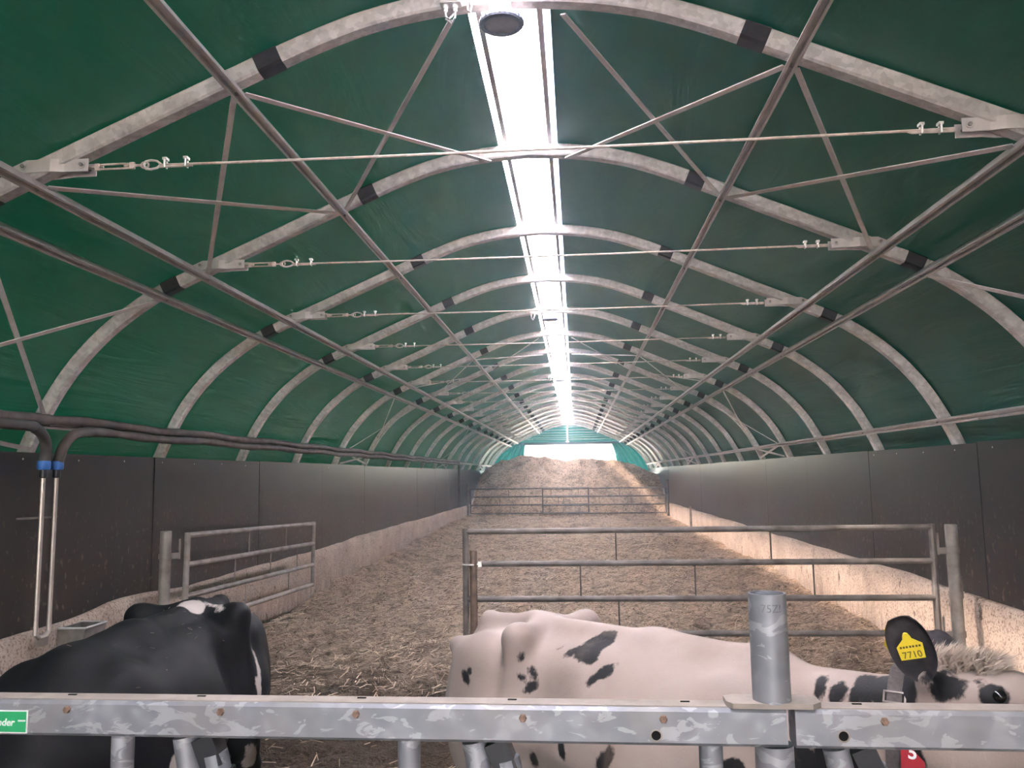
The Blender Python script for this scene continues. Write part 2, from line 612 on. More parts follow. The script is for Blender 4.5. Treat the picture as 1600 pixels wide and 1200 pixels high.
# walls: cast concrete stem with plywood boards standing behind its ledge
for side, s in (('left', -1), ('right', 1)):
    ys = np.linspace(YS, YE, 300)
    prof = [(3.40, -0.02), (3.385, 0.35), (3.375, 0.62), (3.37, 0.86), (3.375, 0.955), (3.40, 0.995), (3.425, 1.0), (3.62, 1.0), (3.64, 0.97), (3.64, -0.02)]
    Xg = np.zeros((len(ys), len(prof)))
    Zg = Xg.copy()
    Yg = Xg.copy()
    for j, (px, pz) in enumerate(prof):
        wob = fbm(ys * 1.7 + 31 * s, ys * 0 + j * 0.35 + 9, 4)
        top = 1 if pz > 0.9 else 0
        Xg[:, j] = s * (px + (wob * 0.03 if px < 3.43 else 0))
        Zg[:, j] = pz + top * (fbm(ys * 1.1 + 3 * s, ys * 0 + 4.2, 4) * 0.075 + (0.05 * np.exp(-((ys - 6.6) / .5) ** 2) if s < 0 else 0))
        Yg[:, j] = ys
    w = grid_mesh('wall_' + side, Xg, Yg, Zg, 'splashed_concrete')
    tag(w, f'splashed concrete stem wall on the {side} carrying dark plywood boards', None, kind='structure')
    y = (9.35 if s < 0 else 9.1) - 2.4 * 10
    first = None
    while y < YE - 0.1:
        a, b = max(y, YS), min(y + 2.4, YE)
        if b - a > 0.1:
            bd = MB()
            dz = random.uniform(-.006, .006)
            bd.box((s * (3.44 + random.uniform(-.003, .003)), (a + b) / 2, (WALL_TOP + .93) / 2 + dz), (0.018, b - a - 0.006, WALL_TOP - .93))
            bd.build('board', 'film_plywood', w)
        y += 2.4
    # screw heads along the board tops that can be told apart near the camera
    sm = MB().lathe([(0.0, 0.003), (0.006, 0.0025), (0.008, 0)], 8, axis=Matrix.Rotation(R(90 * -s), 3, 'Y')).mesh('screw', 'bright_zinc')
    for yy in np.arange(4.6, 12.5, 0.62):
        inst('screw', sm, w, (s * 3.431, yy, WALL_TOP - 0.045 + random.uniform(-.006, .006)))

# roof sheet: two slopes with a slot at the ridge for the roof light
SLOT = 0.195
N_OUT = 0.05
ysr = np.linspace(YS, YE, 8 * 28 + 1)
hp = [HP[i] for i in range(len(HP)) if HP[i][0] > SLOT + 0.02]
cov = [rib_at(SLOT, -N_OUT)[0]] + [rib_at(p[0], -N_OUT)[0] for p in hp[::2]]
cov = np.array(cov + [np.array([3.655, 1.4]), np.array([3.66, 0.9])])
verts, faces = [], []
for s in (-1, 1):
    base = len(verts)
    for iy, y in enumerate(ysr):
        ph = ((y - Y1) / BAY) % 1.0
        sag = 0.018 * math.sin(math.pi * ph) ** 2
        for j, p in enumerate(cov):
            nrm = rib_at(p[0])[1]
            u = j / (len(cov) - 1)
            wr = fbm(np.array([y * 0.9 + 11 * s]), np.array([u * 13.0 + 3]), 4)[0] * 0.07 * math.sin(math.pi * ph) ** 2 * (0.2 + u)
            off = (sag * (0.2 + 0.8 * u) + wr) * min(1, u * 12)
            q = p + nrm * off
            verts.append((s * q[0], y, q[1]))
    nj = len(cov)
    for iy in range(len(ysr) - 1):
        for j in range(nj - 1):
            a = base + iy * nj + j
            faces.append((a, a + 1, a + nj + 1, a + nj))
cm = bpy.data.meshes.new('ceiling')
cm.from_pydata(verts, [], faces)
cm.polygons.foreach_set('use_smooth', [True] * len(faces))
cm.materials.append(MATS['green_sheet'])
ceil = link(bpy.data.objects.new('ceiling', cm))
tag(ceil, 'dark green coated fabric roof sheet stretched over the arches', None, kind='structure')

# ridge roof light
RZ = rib_at(0, -N_OUT)[0][1]
rl = empty('window_1', (0, YS, RZ))
tag(rl, 'bright translucent corrugated roof light strip along the ridge', None, kind='structure')
ny = int(BAY / 0.02)
pane = MB()
ys_ = np.linspace(0.01, BAY - 0.01, ny)
for iy, y in enumerate(ys_):
    for k, x in enumerate(np.linspace(-.15, .15, 5)):
        pane.v.append((x, y, 0.055 + 0.03 * (1 - (x / .15) ** 2) + 0.008 * math.sin(y * 2 * math.pi / 0.076)))
for iy in range(ny - 1):
    for k in range(4):
        a = iy * 5 + k
        pane.f.append((a, a + 1, a + 6, a + 5))
        pane.sm.append(True)
pane_m = pane.mesh('pane', 'rooflight_sheet', autosmooth=0)
side_m = {}
for s in (-1, 1):
    sd = MB()
    for y in (0.0, BAY):
        sd.v += [(s * .152, y, 0.05), (s * .175, y, 0.035), (s * .20, y, 0.0), (s * .215, y, -0.012)]
    for k in range(3):
        sd.f.append((k, k + 1, k + 5, k + 4))
        sd.sm.append(False)
    side_m[s] = sd.mesh('side_strip', 'rooflight_clear', autosmooth=0)
nb = int(math.ceil((YE - YS) / BAY))
for k in range(nb):
    inst('pane', pane_m, rl, (0, k * BAY, 0))
    for s in (-1, 1):
        inst('side_strip', side_m[s], rl, (0, k * BAY, 0))
for s in (-1, 1):
    MB().box((s * .148, (YE - YS) / 2, 0.015), (0.028, YE - YS, 0.06)).build('glazing_bar', 'purlin_steel', rl)

# far gable: green top panel with rolled folds, header beam, king post
gy = YE + 0.02
wf = empty('wall_far', (0, gy, 0))
tag(wf, 'green fabric gable end above the far opening', None, kind='structure')
gp = MB()
zs = np.linspace(3.36, 4.24, 45)
rows = []
for i, z in enumerate(zs):
    zc = np.interp(z, HP[::-1, 1] + 0.045, HP[::-1, 0]) if z < 4.235 else 0.02
    w_ = max(zc, 0.02)
    yy = 0.035 * math.sin((z - 3.36) * 2 * math.pi / 0.115)
    rows.append([(-w_, yy, z), (-w_ * .5, yy + .01, z - 0.01), (0, yy, z), (w_ * .5, yy + .01, z - 0.012), (w_, yy, z)])
for r_ in rows:
    gp.v += r_
for i in range(len(rows) - 1):
    for k in range(4):
        a = i * 5 + k
        gp.f.append((a, a + 1, a + 6, a + 5))
        gp.sm.append(True)
gp.build('gable_panel', 'curtain_green', wf, autosmooth=0)
MB().box((-.03, -0.06, 3.345), (4.5, 0.12, 0.10)).build('header_beam', 'header_steel', wf)
MB().box((-.05, -0.05, 3.78), (0.07, 0.06, 0.80)).build('king_post', 'purlin_steel', wf)
MB().box((-.05, -0.05, 3.42), (0.16, 0.08, 0.08)).build('post_shoe', 'purlin_steel', wf)

# gathered curtains either side of the opening
for s, lab in ((-1, 'gathered teal green curtain at the left of the far opening'), (1, 'gathered teal green curtain at the right of the far opening')):
    zs = np.linspace(0.3, 3.36, 30)
    nu = 60
    X = np.zeros((len(zs), nu))
    Yc = X.copy()
    Zc = X.copy()
    for i, z in enumerate(zs):
        outer = np.interp(z, HP[::-1, 1], HP[::-1, 0]) + 0.03 if z > 1.85 else 3.6
        outer = max(outer, 2.1)
        inner = (1.93 if s < 0 else 1.88) + (3.36 - z) * (0.01 if s < 0 else 0.22) + 0.03 * math.sin(z * 5)
        inner = min(inner, outer - 0.05)
        u = np.linspace(0, 1, nu)
        X[i] = s * (outer + (inner - outer) * u)
        Yc[i] = gy - 0.12 + 0.07 * np.sin(u * 30 + 0.6 * np.sin(z * 1.7)) * (0.4 + 0.6 * u)
        Zc[i] = z
    c = grid_mesh('gable_curtain', X, Yc, Zc, 'curtain_green')
    tag(c, lab, 'curtain', 'curtains of the far opening')

# ------------------------------------------------------------------ straw bedding
def bed_z(X, Y):
    z = 0.20 + 0.0165 * (Y - 6.0)
    z = z + 0.14 * np.exp(-((X + 3.4) / .55) ** 2) * np.clip((Y - 6) / 6, 0, 1)
    z = z + 0.15 * np.exp(-((X - 3.4) / .6) ** 2) * np.exp(-((Y - 13) / 6.) ** 2)
    z = z + fbm(X * 0.9, Y * 0.7, 3) * 0.16 + fbm(X * 4.3 + 7, Y * 3.7, 5) * 0.13
    z = z + 0.22 * np.exp(-(((X + 2.75) / .35) ** 2 + ((Y - 9.0) / .45) ** 2))
    edge = np.clip((Y - 4.75) / 0.9, 0, 1)
    return z * edge + 0.004


ybed = np.concatenate([np.arange(4.75, 12, 0.035), np.arange(12, 20, 0.07), np.arange(20, 29.0, 0.14)])
xbed = np.linspace(-3.39, 3.39, 170)
Xb, Yb = np.meshgrid(xbed, ybed)
bed = grid_mesh('straw_bedding', Xb, Yb, bed_z(Xb, Yb), 'straw_bedding_mat')
tag(bed, 'trodden brown straw bedding covering the pen floor', 'bedding', kind='stuff')
# loose straws lying on the bedding
rs = np.random.RandomState(11)
NS = 42000
yy = 5.0 + 15 * rs.rand(NS) ** 1.7
xx = rs.uniform(-3.35, 3.35, NS)
keep = rs.rand(NS) < np.clip((yy - 5.6) / 3.0, 0.06, 1)
xx, yy = xx[keep], yy[keep]
NS = len(xx)
an = rs.uniform(0, math.pi, NS)
ln = rs.uniform(0.02, 0.075, NS)
wd = rs.uniform(0.002, 0.0045, NS)
zz = bed_z(xx, yy) + 0.006 + 0.012 * rs.rand(NS)
tl = rs.uniform(-.35, .35, NS)
d = np.stack([np.cos(an) * np.cos(tl), np.sin(an) * np.cos(tl), np.sin(tl)], 1) * ln[:, None]
w = np.stack([-np.sin(an), np.cos(an), 0 * an + 0.4], 1) * wd[:, None]
c0 = np.stack([xx, yy, zz], 1)
V = np.stack([c0 - d - w, c0 + d - w, c0 + d + w, c0 - d + w], 1).reshape(-1, 3)
F = np.arange(NS * 4).reshape(-1, 4)
sm_ = bpy.data.meshes.new('loose_straw')
sm_.from_pydata(V.tolist(), [], F.tolist())
sm_.materials.append(MATS['straw_blade'])
tag(link(bpy.data.objects.new('loose_straw', sm_), bed), kind='stuff')

# heap of straw before the far opening
xh = np.linspace(-3.42, 3.42, 120)
yh = np.linspace(28.35, YE - 0.05, 90)
Xh, Yh = np.meshgrid(xh, yh)
crest = np.interp(Xh, [-3.45, -3.0, -2.5, -2.0, -1.0, 0, 1.0, 1.9, 2.5, 2.9, 3.45], [1.98, 2.26, 2.50, 2.62, 2.63, 2.60, 2.54, 2.45, 2.36, 2.15, 1.82])
face = 0.60 + (crest - 0.60) * np.clip((Yh - 28.4) / 3.0, 0, 1) ** 0.75
back = crest - np.clip(Yh - 32.2, 0, 9) * 0.42
Zh = np.minimum(face, back)
Zh = Zh + (fbm(Xh * 1.1, Yh * 1.1, 4) * 0.30 + fbm(Xh * 3.5, Yh * 3.5 + 3, 4) * 0.30) * np.clip((Yh - 28.4) / 1.0, 0, 1) - 0.22 * np.exp(-((Xh + 0.3) / .7) ** 2 - ((Yh - 30.3) / .7) ** 2)
Zh = np.where(Yh < 28.42, 0.3, Zh)
heap = grid_mesh('straw_heap', Xh, Yh, Zh, 'straw_heap_mat')
tag(heap, 'tall heap of straw manure filling the tunnel behind the far gates', 'straw heap')

# ------------------------------------------------------------------ roof arches
def chamfer(h, c):
    return [(-h + c, -h), (h - c, -h), (h, -h + c), (h, h - c), (h - c, h), (-h + c, h), (-h, h - c), (-h, -h + c)]


RIB = chamfer(0.042, 0.010)
TAPE = chamfer(0.0455, 0.011)


def rib_path(a, b, s, step=1):
    """points of the rib centreline between lateral distances a<b on side s"""
    pts = [rib_at(a)[0]] + [p for p in HP if a + 0.01 < p[0] < b - 0.01] + [rib_at(b)[0]]
    return [(s * p[0], 0, p[1]) for p in pts]


def both(a):
    L = rib_path(0, a, -1)[::-1]
    return L + rib_path(0, a, 1)[1:]


SP_IN, SP_OUT = 1.11, 2.475
rib0 = empty('roof_arch', (0, Y1, 0))
MB().sweep(both(SP_IN), RIB, frame=(0, 1, 0)).build('crown_tube', 'galvanised_frame', rib0)
for s in (-1, 1):
    MB().sweep(rib_path(SP_IN, SP_OUT, s), RIB, frame=(0, 1, 0)).build('rafter_tube', 'galvanised_frame', rib0)
    MB().sweep(rib_path(SP_OUT, 3.585, s), RIB, frame=(0, 1, 0)).build('leg_tube', 'galvanised_frame', rib0)
    for dxc, hw in ((SP_IN, 0.055), (SP_OUT, 0.055)):
        MB().sweep(rib_path(dxc - hw, dxc + hw, s), TAPE, frame=(0, 1, 0)).build('tape_wrap', 'black_tape', rib0)
ribs = []
for k in range(NRIB):
    r_ = rib0 if k == 0 else copy_tree(rib0)
    r_.location = (0, Y1 + BAY * k, 0)
    tag(r_, f'galvanised steel roof arch with black taped joints, {nth(k)} from the camera' if 0 < k < NRIB - 1 else
        f'galvanised steel roof arch with black taped joints, {nth(k)} of all the arches', 'roof arch', 'galvanised roof arches')
    ribs.append(r_)

# ------------------------------------------------------------------ purlins
def purlin_profile(w=0.048, h=0.04, g=0.016, gd=0.022):
    a = w / 2
    b = h / 2
    return [(-a, -b), (a, -b), (a, b), (g / 2 + .004, b), (g / 2, b - gd), (-g / 2, b - gd), (-g / 2 - .004, b), (-a, b)]


PUR = {'upper': (1.295, 0.064), 'middle': (2.25, 0.064), 'lower': (2.545, 0.064), 'eaves': (3.385, 0.066)}
PP = {}
for nm, (dx, off) in PUR.items():
    p, nrm = rib_at(dx, off)
    PP[nm] = (p, nrm)
    for s in (-1, 1):
        t = empty('roof_purlin', (s * p[0], 2.0, p[1]))
        # groove faces into the building
        u = Vector((s * nrm[0], 0, nrm[1]))
        b = MB()
        sd = u.cross(Vector((0, 1, 0)))
        prof = purlin_profile()
        y1 = YE - 2.0 + 0.02
        for yv in (0.0, y1):
            for (a_, b_2) in prof:
                b.v.append(tuple(Vector((0, yv, 0)) + sd * a_ + u * b_2))
        n_ = len(prof)
        for j in range(n_):
            b.f.append((j, (j + 1) % n_, n_ + (j + 1) % n_, n_ + j))
            b.sm.append(False)
        b.f += [tuple(range(n_)), tuple(range(2 * n_ - 1, n_ - 1, -1))]
        b.sm += [False, False]
        b.build('channel', 'purlin_steel', t)
        bm_ = MB().lathe([(0, 0.012), (0.008, 0.012), (0.009, 0)], 6).mesh('bolt', 'bolt_steel')
        for k in range(0, 6):
            bo = inst('bolt', bm_, t, (u.x * 0.001, Y1 + BAY * k - 2.0, u.z * 0.001))
            bo.rotation_euler = u.to_track_quat('Z', 'Y').to_euler()
        tag(t, f'long grooved steel {nm} purlin running along the {"left" if s < 0 else "right"} roof slope', 'purlin', 'roof purlins')

# ------------------------------------------------------------------ tie cables
TZ = 3.462
tie0 = empty('tie_cable', (0, Y1, TZ))


def plate_outline(L, hw1, hw2):
    return [(-L, -hw1), (-L * .35, -hw1), (0, -hw2), (L * .62, -hw2), (L * .75, -hw2 * .7), (L * .75, hw2 * .7), (L * .62, hw2), (0, hw2), (-L * .35, hw1), (-L, hw1)]


def bracket(s):
    """pair of cheek plates clasping the rafter, stepping in to a clevis; s=-1 left"""
    b = MB()
    for fb in (-1, 1):
        stations = [(2.33, 0.046), (2.13, 0.046), (2.07, 0.030), (1.955, 0.030)]
        th = 0.006
        hh = [0.030, 0.030, 0.030, 0.030]
        base = len(b.v)
        for (x, y), h in zip(stations, hh):
            zc = np.interp(x, [1.955, 2.13, 2.33], [0.0, 0.0, -0.005])
            for yy_ in (y, y + th):
                b.v += [(s * x, fb * yy_, zc - h), (s * x, fb * yy_, zc + h)]
        for i in range(3):
            a = base + i * 4
            c = a + 4
            b.f += [(a, a + 1, c + 1, c), (a + 2, c + 2, c + 3, a + 3), (a + 1, a + 3, c + 3, c + 1), (a, c, c + 2, a + 2)]
            b.sm += [False] * 4
        e = base + 12
        b.f += [(base, base + 2, base + 3, base + 1), (e, e + 1, e + 3, e + 2)]
        b.sm += [False] * 2
    o = b.build('bracket', 'bracket_steel', tie0)
    for x, y in ((2.26, 0.054), (1.985, 0.038)):
        bb = MB()
        bb.lathe([(0, 0.010), (0.009, 0.010), (0.010, 0)], 6, (s * x, -y, -0.002 if x > 2.1 else 0), axis=Matrix.Rotation(R(90), 3, 'X'))
        bb.lathe([(0.016, 0.002), (0.017, 0)], 12, (s * x, -y, -0.002 if x > 2.1 else 0), axis=Matrix.Rotation(R(90), 3, 'X'))
        bb.tube([(s * x, -y, 0), (s * x, y + .01, 0)], 0.008, 6)
        bb.build('bolt', 'bolt_steel', o)
    return o


for s in (-1, 1):
    bracket(s)
# turnbuckle (left end only)
tb = MB()
for dz in (-.011, .011):
    tb.tube([(-1.93, 0, dz), (-1.76, 0, dz)], 0.005, 6)
for x in (-1.93, -1.76):
    tb.box((x, 0, 0), (0.022, 0.014, 0.032))
tb.tube([(-1.975, 0, 0), (-1.90, 0, 0)], 0.006, 6)
tb.tube([(-1.80, 0, 0), (-1.715, 0, 0)], 0.006, 6)
ring = [(-1.70 + 0.018 * math.cos(a), 0, 0.014 * math.sin(a)) for a in np.linspace(0, 2 * math.pi, 13)]
tb.tube(ring, 0.005, 6)
tb.build('turnbuckle', 'cable_steel', tie0)
th = MB()
loop = [(-1.62, 0, 0.0), (-1.64, 0, 0.016), (-1.67, 0, 0.022), (-1.695, 0, 0.018), (-1.705, 0, 0), (-1.695, 0, -0.018), (-1.67, 0, -0.022), (-1.64, 0, -0.016), (-1.62, 0, 0)]
th.tube(loop, 0.006, 6)
th.build('thimble', 'bracket_steel', tie0)
cb = MB()
xs = np.linspace(-1.63, 1.94, 24)
cb.tube([(x, 0, -0.010 * (1 - (x / 1.95) ** 2)) for x in xs], 0.0065, 7)
cb.tube([(-1.63, 0, -0.011), (-1.47, 0, -0.011)], 0.006, 6)
cb.tube([(1.94, 0, -0.011), (1.76, 0, -0.011), (1.74, 0, -.003)], 0.006, 6)
cb.build('cable', 'cable_steel', tie0)
for x in (-1.60, -1.50, 1.80, 1.88):
    c = MB()
    c.tube([(x, -.012, -0.018), (x, -.012, 0.018), (x, 0, 0.024), (x, .012, 0.018), (x, .012, -0.018)], 0.0045, 6)
    c.box((x, 0, 0.024), (0.02, 0.03, 0.012))
    c.build('cable_clamp', 'bright_zinc', tie0)
for k in range(NRIB - 1):
    t = tie0 if k == 0 else copy_tree(tie0)
    t.location = (0, Y1 + BAY * k, TZ)
    tag(t, f'steel tie cable with turnbuckle spanning the {nth(k) if k else "nearest"} arch' + (' from the camera' if k else ', lowest in view of the roof ties'), 'tie cable', 'roof tie cables')
tie0['label'] = 'steel tie cable with turnbuckle spanning the nearest roof arch'

# ------------------------------------------------------------------ cross bracing
def node(nm, s, k, extra=0.0):
    y = Y1 + BAY * k
    if nm == 'ridge':
        p, nr = rib_at(0.24, 0.052 + extra)
    elif nm == 'foot':
        p, nr = rib_at(3.47, 0.052 + extra)
    else:
        p, nr = rib_at(PUR[nm][0], 0.050 + extra)
    return Vector((s * p[0], y, p[1])), Vector((s * nr[0], 0, nr[1]))


BAYN = {0: 'nearest braced bay', 5: 'second braced bay', 10: 'third braced bay', 15: 'farthest braced bay'}
for k in (0, 5, 10, 15):
    for s in (-1, 1):
        sd = 'left' if s < 0 else 'right'
        for a, b, txt in (('ridge', 'upper', 'between ridge and upper purlin'), ('upper', 'middle', 'between upper and middle purlins'),
                          ('lower', 'eaves', 'between lower and eaves purlins'), ('eaves', 'foot', 'below the eaves purlin')):
            A0, n0 = node(a, s, k)
            B1, n1 = node(b, s, k + 1)
            A1, _ = node(a, s, k + 1, 0.008)
            B0, _ = node(b, s, k, 0.008)
            t = empty('cross_brace', tuple((A0 + B1) / 2))
            o0 = t.location
            for P0, P1 in ((A0, B1), (A1, B0)):
                d_ = (P1 - P0).normalized()
                P0 = P0 + d_ * 0.05
                P1 = P1 - d_ * 0.05
                nn = (n0 + n1).normalized()
                MB().bar(P0 - o0, P1 - o0, 0.030, 0.007, nn).build('bar', 'bracket_steel', t)
            tag(t, f'crossed flat steel braces {txt}, {sd} slope, {BAYN[k]}', 'cross brace', 'roof cross braces')

# ------------------------------------------------------------------ lamps and junction boxes
def make_lamp():
    t = empty('bay_lamp', (0, 0, 0))
    b = MB()
    b.lathe([(0.0, 0.10), (0.040, 0.10), (0.046, 0.095), (0.048, 0.05), (0.058, 0.045), (0.064, 0.028), (0.085, 0.02), (0.098, 0.008), (0.100, -0.004)], 32)
    b.build('housing', 'lamp_body', t)
    b = MB()
    b.lathe([(0.100, 0.002), (0.102, -0.010), (0.098, -0.018), (0.080, -0.020), (0.076, -0.012)], 32)
    for k in range(28):
        a = 2 * math.pi * k / 28
        b.box((0.101 * math.cos(a), 0.101 * math.sin(a), -0.004), (0.006, 0.006, 0.016), Matrix.Rotation(a, 3, 'Z'))
    b.build('rim', 'lamp_rim', t)
    b = MB()
    b.lathe([(0.0, -0.021), (0.03, -0.0205), (0.06, -0.018), (0.079, -0.013)], 32)
    b.build('lens', 'lamp_lens', t)
    b = MB()
    b.tube([(0, 0, 0.10), (0, 0, 0.128)], 0.010, 8)
    b.tube([(0.02 * math.cos(a), 0, 0.14 + 0.018 * math.sin(a)) for a in np.linspace(-2.2, 3.0, 10)], 0.004, 6)
    b.build('hook', 'bolt_steel', t)
    return t


def make_box():
    t = empty('junction_box', (0, 0, 0))
    b = MB().box((0, 0, 0), (0.095, 0.05, 0.055))
    b.build('case', 'box_plastic', t)
    MB().box((0, -0.028, 0.0), (0.085, 0.008, 0.047)).build('lid', 'box_plastic', t)
    for x in (-.024, .02):
        g = MB().lathe([(0.012, 0.0), (0.012, -0.018), (0.009, -0.02), (0.009, -0.034), (0.005, -0.036)], 10, (x, 0, -0.027))
        g.build('cable_gland', 'box_plastic', t)
    c = MB()
    c.tube([(-.024, 0, -.06), (-.022, 0, -.085), (-.008, 0, -.092), (.004, .01, -.075), (.012, .03, -.04)], 0.0045, 6)
    c.tube([(.02, 0, -.06), (.018, 0, -.09), (0.0, .02, -.105), (-.03, .04, -.07)], 0.0045, 6)
    c.tube([(.045, 0, .01), (.07, 0, .025), (.088, 0, .01), (.095, 0, -.04), (.088, 0, -.068), (.078, 0, -.06), (.075, 0.01, -.01), (.09, 0.02, .04), (.14, .02, .04), (.20, .01, .035)], 0.005, 7)
    c.build('cord', 'cord_grey', t)
    return t


lamp0, jb0 = make_lamp(), make_box()
LN = ['nearest the camera, largest in view', 'second from the camera', 'third from the camera', 'fourth from the camera', 'farthest from the camera']
for i, k in enumerate((0, 4, 8, 12, 16)):
    l = lamp0 if i == 0 else copy_tree(lamp0)
    l.location = (-0.02, Y1 + BAY * k - 0.015, 4.19 - 0.042 - 0.118 + 0.03)
    tag(l, f'round grey high bay lamp hanging below the ridge light, {LN[i]}', 'lamp', 'high bay lamps')
    j = jb0 if i == 0 else copy_tree(jb0)
    j.location = (-0.245, Y1 + BAY * k - 0.07, 4.150)
    tag(j, f'small white junction box with looped cords above the lamp {LN[i].partition(chr(44))[0]}', 'junction box', 'junction boxes')

# ------------------------------------------------------------------ lagged water pipes on the left
def lagged(t, path_y, x, z, r, name='lagging'):
    y0, y1 = path_y
    b = MB()
    ys2 = np.arange(y0, y1, 0.12)
    pts, sc = [], []
    for i, y in enumerate(ys2):
        pts.append((x + 0.006 * math.sin(y * 3.1), y, z + 0.008 * math.sin(y * 3.5)))
        sc.append(1.0 + 0.07 * math.sin(y * 9.0) + (-.12 if i % 4 == 0 else 0))
    b.tube(pts, r, 12, scales=sc)
    return b.build(name, 'lagging', t)


PX, PZ = -3.30, 2.412
t1 = empty('insulated_pipe', (0, 0, 0))
lagged(t1, (2.0, 24.75), PX, PZ + 0.012, 0.038)
# branch coming from behind the camera and bending down
el = [(PX + .03, 3.4, PZ - .045), (PX + .03, 4.9, PZ - .045), (PX + .03, 5.10, PZ - .06), (PX + .02, 5.21, PZ - .12), (PX + .005, 5.255, PZ - .20), (PX - .01, 5.262, PZ - .295)]
MB().tube(catmull(el, 5), 0.036, 12).build('elbow', 'lagging_elbow', t1)
MB().lathe([(0.040, 0.03), (0.043, 0.02), (0.043, -0.02), (0.036, -0.03)], 16, (PX - .01, 5.262, PZ - .30)).build('collar', 'blue_collar', t1)
MB().lathe([(0.026, 0.03), (0.026, -0.03), (0.018, -0.035)], 12, (PX - .01, 5.262, PZ - .35)).build('coupler', 'black_plastic', t1)
MB().tube([(PX - .01, 5.262, PZ - .37), (PX - .012, 5.262, 1.04)], 0.0155, 10).build('riser', 'riser_steel', t1)
e2 = [(PX, 24.70, PZ + .01), (PX + .01, 24.8, PZ - .01), (PX + .01, 24.86, PZ - .1), (PX + .01, 24.87, PZ - .3), (PX + .01, 24.87, 1.05)]
MB().tube(catmull(e2, 4), 0.034, 10).build('drop_pipe', 'lagging', t1)
tag(t1, 'upper brown lagged water pipe along the left eaves with a blue collared bend down', 'water pipe')
t2 = empty('insulated_pipe', (0, 0, 0))
lagged(t2, (5.62, 24.6), PX + .035, PZ - .058, 0.034)
el = [(PX + .035, 5.70, PZ - .058), (PX + .035, 5.62, PZ - .06), (PX + .03, 5.50, PZ - .09), (PX + .02, 5.42, PZ - .17), (PX + .005, 5.405, PZ - .24), (PX - .008, 5.402, PZ - .295)]
MB().tube(catmull(el, 5), 0.036, 12).build('elbow', 'lagging', t2)
MB().lathe([(0.040, 0.03), (0.043, 0.02), (0.043, -0.02), (0.036, -0.03)], 16, (PX - .01, 5.402, PZ - .30)).build('collar', 'blue_collar', t2)
MB().lathe([(0.026, 0.03), (0.026, -0.03), (0.018, -0.035)], 12, (PX - .01, 5.402, PZ - .35)).build('coupler', 'black_plastic', t2)
MB().tube([(PX - .01, 5.402, PZ - .37), (PX - .012, 5.40, 1.06)], 0.0155, 10).build('riser', 'riser_steel', t2)
MB().tube([(PX - .012, 5.40, 1.08), (PX - .012, 5.40, 1.0), (PX - .012, 5.36, .97), (PX - .012, 5.30, .97), (PX - .012, 5.262, 1.0), (PX - .012, 5.262, 1.05)], 0.017, 8).build('manifold', 'riser_steel', t2)
MB().box((PX - .012, 5.33, .94), (0.05, 0.07, 0.05)).build('valve', 'gate_steel', t2)
MB().bar((PX - .13, 5.18, 1.76), (PX, 5.42, 1.76), 0.014, 0.014).build('pipe_clip', 'gate_steel', t2)
tag(t2, 'lower brown lagged water pipe along the left eaves feeding the right hand riser', 'water pipe')

# water trough on the left wall
wt = empty('water_trough', (-3.37, 5.72, 0.72))
b = MB()
W2, D2, H2 = 0.13, 0.20, 0.26
b.v += [(0, -W2, 0), (0, W2, 0), (D2 * .75, W2, 0), (D2 * .75, -W2, 0), (0, -W2, H2), (0, W2, H2), (D2, W2, H2), (D2, -W2, H2),
        (.015, -W2 + .015, .05), (.015, W2 - .015, .05), (D2 * .72, W2 - .015, .05), (D2 * .72, -W2 + .015, .05),
        (.015, -W2 + .015, H2), (.015, W2 - .015, H2), (D2 - .015, W2 - .015, H2), (D2 - .015, -W2 + .015, H2)]
b.f += [(0, 1, 2, 3), (0, 3, 7, 4), (3, 2, 6, 7), (2, 1, 5, 6), (1, 0, 4, 5), (8, 11, 10, 9), (8, 12, 15, 11), (11, 15, 14, 10), (10, 14, 13, 9), (9, 13, 12, 8),
        (4, 7, 15, 12), (7, 6, 14, 15), (6, 5, 13, 14), (5, 4, 12, 13)]
b.sm += [False] * 14
b.build('bowl', 'trough_steel', wt)
b = MB()
for p, q in (((0, -W2, H2), (D2, -W2, H2)), ((D2, -W2, H2), (D2, W2, H2)), ((D2, W2, H2), (0, W2, H2))):
    b.tube([p, q], 0.008, 8)
b.build('rim', 'trough_rim', wt)
tag(wt, 'small steel drinking trough with a bright rim on the left concrete wall', 'water trough')

# ------------------------------------------------------------------ gates and posts
def make_gate(name, label, L, rails, loc, rz, bars, r=0.024, rs_=0.007, mat='gate_steel', stile_r=0.026, tilt=0.0, group='field gates', post_side=None):
    t = empty(name, loc, rz)
    t.rotation_euler = (0, tilt, rz)
    zt, zb = rails[0], rails[-1]
    for i, z in enumerate(rails):
        MB().tube([(0, 0, z), (L, 0, z)], r, 10).build('rail', mat, t)
    for x in (0, L):
        MB().tube([(x, 0, zb - r), (x, 0, zt + r)], stile_r, 10).build('stile', mat, t)
    for (x, i) in bars:
        MB().tube([(x, 0, rails[i]), (x, 0, rails[i + 1])], rs_, 6).build('spacer_bar', mat, t)
    tag(t, label, 'gate', group)
    return t


